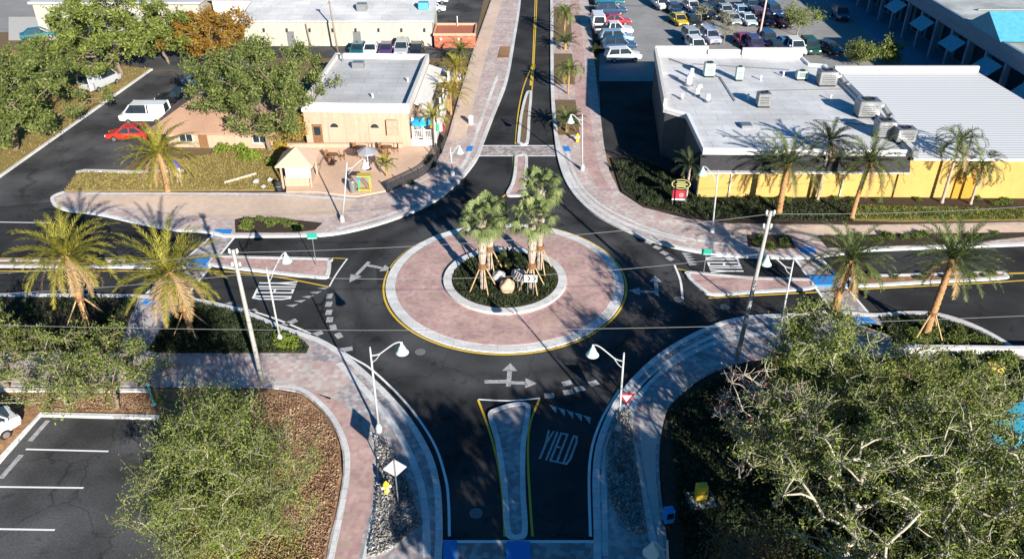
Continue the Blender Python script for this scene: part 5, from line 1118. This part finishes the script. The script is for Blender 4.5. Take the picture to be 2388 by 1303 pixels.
t = thing('warning_sign', 'grey back of a diamond sign on the rock bed beside yellow hydrant', 'sign', G(930, 1182), .15); h = height_to((930, 1182), 1072); post(t, h)
s_ = .62; V = [(-s_, .05, h - s_), (0, .05, h - 2 * s_), (s_, .05, h - s_), (0, .05, h)]; V += [(x, y + .025, z) for x, y, z in V]
MB().add(V, [(0, 1, 2, 3), (7, 6, 5, 4), (4, 5, 1, 0), (5, 6, 2, 1), (6, 7, 3, 2), (7, 4, 0, 3)]).build('plate', SIGNB, t)
# chevron board and other sign on the island
t = thing('chevron_sign', 'white board with two black chevrons on the island', 'sign', (1.35, 51.35, .26), 0); post(t, 1.55, x=-.2); post(t, 1.55, x=.2)
MB().rbox((0, -.05, 1.45), (.95, .03, .6), .01).build('plate', SWHT, t)
for k in (-1, 1):
    x = k * .2 - .08; V = [(x, -.075, 1.68), (x + .13, -.075, 1.68), (x + .3, -.075, 1.45), (x + .13, -.075, 1.22), (x, -.075, 1.22), (x + .17, -.075, 1.45)]
    MB().add(V, [(0, 5, 2, 1), (5, 4, 3, 2)]).build('chevron', SBLK, t)
t = thing('chevron_sign', 'white board with black stripes turned away on the island', 'sign', (.55, 51.9, .26), -.9); post(t, 1.4, x=-.2); post(t, 1.4, x=.2)
MB().rbox((0, -.05, 1.3), (1.0, .03, .65), .01).build('plate', SWHT, t)
for k in range(4): MB().box((-.36 + k * .24, -.072, 1.3), (.09, .01, .62), M=Matrix.Rotation(.4, 3, 'Y')).build('chevron', SBLK, t)
bm = bmesh.new(); bmesh.ops.create_icosphere(bm, subdivisions=3, radius=.6); rg = random.Random(3)
for v in bm.verts: v.co *= 1 + .16 * math.sin(v.co.x * 6 + 1) * math.cos(v.co.y * 5) + .1 * math.sin(v.co.z * 9); v.co.z *= 1.15
for v in bm.verts: v.co.z = max(v.co.z, -.35)
me = bpy.data.meshes.new('boulder'); bm.to_mesh(me); bm.free(); me.materials.append(mat('boulder_tan', (.42, .27, .17), .9, .2, 4, .5, col2=(.6, .42, .3)))
o = bpy.data.objects.new('boulder', me); C.objects.link(o); o.location = (-.35, 51.9, .6); tag(o, 'tan boulder in the middle of the island between the sabal trunks', 'boulder')
me2 = me.copy(); me2.materials[0] = mat('boulder_grey', (.3, .3, .29), .9, .2, 4, .5, col2=(.5, .5, .48))
for x, y, s_, l in ((-1.0, 53.4, .9, 'grey boulder behind left sabal trunk on the island'), (.5, 53.6, 1.0, 'pale grey boulder behind the tan one on the island')):
    o = bpy.data.objects.new('boulder', me2); C.objects.link(o); o.location = (x, y, .55); o.scale = (s_, s_, s_ * .8); tag(o, l, 'boulder', 'boulders on the island')
def hydrant(label, px, py):
    t = thing('fire_hydrant', label, 'fire hydrant', (*G(px, py).xy, .16), .4, 'yellow hydrants'); YH = mat('hydrant_yellow', (.75, .6, .02), .4, .08, 5)
    MB().lathe([(.2, 0), (.2, .06), (.14, .08), (.14, .6), (.18, .62), (.18, .68), (.15, .78), (.06, .86), (.06, .92), (.01, .93)], n=14).build('barrel', YH, t, True)
    MB().tube([(-.27, 0, .48), (.27, 0, .48)], .075, 8).build('side_caps', mat('hydrant_cap', (.75, .72, .6), .4), t); MB().tube([(0, 0, .46), (0, -.27, .46)], .095, 8).build('front_cap', mat('hydrant_cap', (.75, .72, .6), .4), t)
    MB().lathe([(.26, -.03), (.26, .03)], n=12).build('flange', mat('flange_rust', (.4, .12, .05), .8), t)
hydrant('yellow fire hydrant on the rock bed beside the diamond sign back', 903, 1155); hydrant('yellow fire hydrant by the far crossing, right footway', 1346, 334)
t = thing('store_sign', 'black oval store sign with gold lettering lines over a red panel on posts', 'sign', (*G(1582, 482).xy, .1), -.1)
for x in (-.55, .55): post(t, 2.0, .05, x)
ov = [(math.cos(a * math.pi / 12) * .85, math.sin(a * math.pi / 12) * .5 + 2.15) for a in range(24)]
def plate(pts, y0, y1): n = len(pts); return [(x, y0, z) for x, z in pts] + [(x, y1, z) for x, z in pts], [tuple(range(n)), tuple(range(2 * n - 1, n - 1, -1))] + [(i, n + i, n + (i + 1) % n, (i + 1) % n) for i in range(n)]
MB().add(*plate(ov, -.12, .0)).build('oval_board', SBLK, t); GOLD = mat('sign_gold', (.5, .48, .18), .5)
MB().add([(x * .96, -.125, 2.15 + (z - 2.15) * .94) for x, z in ov] + [(x * .88, -.125, 2.15 + (z - 2.15) * .84) for x, z in ov], [(i, (i + 1) % 24, 24 + (i + 1) % 24, 24 + i) for i in range(24)]).build('oval_border', GOLD, t)
for z, w in ((2.35, .7), (2.15, 1.1), (1.95, .8)): MB().box((0, -.13, z), (w, .02, .09)).build('lettering', GOLD, t)
MB().rbox((-.1, -.06, 1.15), (1.1, .1, .8), .02).build('panel', SRED, t); MB().box((-.1, -.06, .65), (1.1, .1, .12)).build('ledge', SWHT, t)
MB().lathe([(.2, 0), (.2, .02), (.14, .02), (.14, 0)], (.12, -.12, 1.1), 14, Matrix.Rotation(R(90), 3, 'X')).build('emblem', mat('sign_pale_red', (.7, .3, .3), .5), t)
def umbrella(label, px, py, zb, col, r=1.3):
    t = thing('patio_umbrella', label, 'umbrella', (*G(px, py).xy, zb), 0, 'patio umbrellas'); n = 8
    MB().tube([(0, 0, 0), (0, 0, 2.3)], .03, 6).build('pole', WMETAL, t)
    V = [(0, 0, 2.35)] + [(r * math.cos(k * math.pi / 4), r * math.sin(k * math.pi / 4), 1.9) for k in range(n)] + [(r * math.cos(k * math.pi / 4), r * math.sin(k * math.pi / 4), 1.72) for k in range(n)]
    MB().add(V, [(0, 1 + k, 1 + (k + 1) % n) for k in range(n)] + [(1 + k, 9 + k, 9 + (k + 1) % n, 1 + (k + 1) % n) for k in range(n)]).build('canopy', mat('canvas_' + col[0], col[1], .8, .06, 4), t)
    MB().lathe([(.3, 0), (.3, .08), (.05, .12)], n=12).build('base', DARKM, t)
umbrella('bright blue umbrella over the veranda', 985, 338, .7, ('blue', (.03, .36, .62)), 1.15)
umbrella('turquoise umbrella at the rear of the veranda', 1004, 236, .7, ('teal', (.03, .33, .4)), 1.1)
umbrella('grey umbrella on the patio by the play frame', 860, 398, .15, ('grey', (.28, .28, .3)), 1.0)
def table(label, px, py, z=.15):
    t = thing('patio_table', label, 'table', (*G(px, py).xy, z), 0, 'patio tables')
    MB().lathe([(.5, .7), (.5, .75)], n=16).build('top', WOOD, t); MB().lathe([(.05, 0), (.05, .7)], n=8).build('leg', DARKM, t); MB().lathe([(.28, 0), (.28, .04)], n=12).build('foot', DARKM, t)
def chair(label, x, y, rz, z=.15):
    t = thing('patio_chair', label, 'chair', (x, y, z), rz, 'patio chairs')
    MB().rbox((0, 0, .44), (.44, .44, .05), .015).build('seat', WOOD, t); MB().rbox((0, .2, .7), (.44, .05, .45), .015).build('backrest', WOOD, t)
    for a in (-.18, .18):
        for b in (-.18, .18): MB().box((a, b, .21), (.04, .04, .42)).build('leg', WOOD, t)
for (x, y, l) in ((845, 362, 'brown patio table behind the grey umbrella'), (905, 362, 'brown patio table near the veranda steps'), (780, 380, 'brown patio table in the open middle of the patio')):
    table(l, x, y); p = G(x, y)
    for k in range(3): a = k * 2.1 + .4; chair('brown wooden chair at a patio table', p.x + math.cos(a) * .85, p.y + math.sin(a) * .85, a - math.pi / 2)
t = thing('play_frame', 'small yellow and green frame stand with blue roof on the patio front', 'frame', (*G(852, 448).xy, .15))
YF, GF, BF = mat('frame_yellow', (.5, .38, .05), .5), mat('frame_green', (.05, .45, .18), .5), mat('frame_blue', (.05, .2, .55), .5)
for x in (-.7, .7):
    for y in (-.4, .4): MB().tube([(x, y, 0), (x * .9, y * .9, 1.9)], .06, 6).build('post', GF if x < 0 else YF, t)
MB().rbox((0, 0, 1.95), (1.7, 1.0, .1), .02).build('roof', YF, t); MB().rbox((-.6, -.45, 1.75), (.5, .08, .4), .02).build('panel', BF, t); MB().rbox((.6, -.45, 1.75), (.3, .08, .4), .02).build('panel', GF, t)
MB().rbox((0, -.2, .25), (1.6, .5, .1), .02).build('ledge', YF, t); t.scale = (.75, .75, .8)
t = thing('flag_banner', 'red white and green banner beside the veranda', 'flag', (*G(1018, 345).xy, .14)); MB().tube([(0, 0, 0), (0, 0, 2.6)], .03, 6).build('pole', WMETAL, t)
for k, m in enumerate((GF, SWHT, SRED)): MB().box((.25 + k * .28, 0, 2.05), (.28, .03, .8)).build('cloth', m, t)
t = thing('feather_flag', 'blue and white feather flag on the dry lawn under the date palm', 'flag', (*G(416, 428).xy, .1)); MB().tube([(0, 0, 0), (0, 0, 2.2)], .025, 6).build('pole', WMETAL, t)
MB().add(*plate([(0, .5), (.4, .7), (.45, 1.4), (0, 1.4)], -.02, .0)).build('cloth', SWHT, t); MB().add(*plate([(0, 1.4), (.45, 1.4), (.35, 2.0), (0, 2.3)], -.02, .0)).build('cloth', mat('flag_blue', (.05, .05, .6), .6), t)
p, q = G(524, 430), G(598, 409); tag(MB().box((*((p + q) / 2).xy, .2), ((q - p).length, .18, .18), math.atan2((q - p).y, (q - p).x)).build('timber_beam', mat('timber_pale', (.6, .48, .36), .8, .1, 5)), 'pale timber beam lying on the dry lawn', 'beam')
for k, (x, y, s_) in enumerate(((598, 428, .55), (615, 440, .4), (630, 424, .45))):
    o = bpy.data.objects.new('boulder', me2); C.objects.link(o); pp = G(x, y); o.location = (pp.x, pp.y, .2); o.scale = (s_, s_, s_ * .7); o.rotation_euler = (0, 0, k); tag(o, 'small pale rock at the lawn corner beside the kiosk', 'boulder', 'rocks beside kiosk')
def bin_(label, px, py, m, r=.28, h=.95):
    t = thing('litter_bin', label, 'bin', (*G(px, py).xy, .14), 0); MB().lathe([(r * .85, 0), (r, h * .8), (r * 1.05, h * .82), (r * 1.05, h * .88), (r * .7, h), (.02, h)], n=14).build('body', m, t); MB().lathe([(r * 1.08, h * .5), (r * 1.08, h * .56)], n=14).build('band', GALV, t)
bin_('dark litter bin left of the kiosk', 652, 448, DARKM); bin_('white litter bin on the far left footway', 1098, 292, WMETAL); bin_('grey litter bin at the front edge of patio', 824, 452, GALV, .3, 1.2)
t = thing('newspaper_box', 'bright blue newspaper box at the wood edge, near right footway', 'box', (*G(1556, 1225).xy, .14), .2); MB().rbox((0, 0, .7), (.5, .45, .8), .03).build('body', mat('box_blue', (.02, .25, .65), .4), t); MB().box((0, -.235, .8), (.36, .02, .4)).build('window', GLASS, t)
for x in (-.2, .2): MB().box((x, 0, .15), (.05, .35, .3)).build('leg', DARKM, t)
t = thing('utility_cabinet', 'yellow cabinet on a grey pad in the dark wood floor', 'cabinet', (*G(1632, 1165).xy, .1), .1); MB().rbox((0, 0, .55), (.6, .45, .95), .03).build('body', mat('cab_yellow', (.75, .52, .05), .5, .08, 4), t); MB().rbox((0, -.15, .04), (1.5, 1.2, .08), .02).build('pad', CONC, t); MB().box((.2, -.23, .6), (.04, .03, .2)).build('handle', DARKM, t)
for x, y, l in ((1962, 893, 'tan cabinet half hidden in the leaves below the right crossing'), (2306, 893, 'gold cabinet among the leaves near the blue car')):
    t = thing('utility_cabinet', l, 'cabinet', (*G(x, y).xy, .1)); MB().rbox((0, 0, .75), (.9, .6, 1.3), .04).build('body', mat('cab_gold', (.62, .42, .1), .6, .1, 4), t); MB().box((0, -.31, .8), (.5, .02, .5)).build('panel', WOOD, t)
t = thing('bollard', 'teal post on the brick path edge by the parking strip', 'bollard', (*G(360, 946).xy, .1)); MB().lathe([(.14, 0), (.12, .1), (.07, .15), (.06, 1.5), (.12, 1.55), (.1, 1.7), (.01, 1.75)], n=12).build('post', mat('bollard_teal', (.12, .4, .34), .5), t); MB().lathe([(.18, 0), (.18, .04)], n=12).build('flange', CONC, t)
gw = thing('garden_wall', 'low concrete wall along the back of the curved shrub bed', 'wall', (0, 0, 0)); MB().ribbon(GP([(2088, 824), (2388, 828), (2700, 834)]), .25, -.04, .6).build('wall', CONC, gw); MB().ribbon(GP([(2088, 824), (2388, 828), (2700, 834)]), .36, .56, .08).build('coping', CONC_LT, gw)
for i, (x, y) in enumerate(((958, 820), (983, 820), (1000, 835))): pass
for x, y in ((980, 820), (1582, 698), (1690, 715), (1110, 1196)):
    p = G(x, y); o = MB().lathe([(.36, .0), (.36, .012), (.01, .013)], (p.x, p.y, .003), 16).build('manhole_cover', mat('iron_cover', (.16, .16, .16), .6, .2, 10)); tag(o, 'round iron cover set in the asphalt', 'manhole cover', 'iron covers in the asphalt')
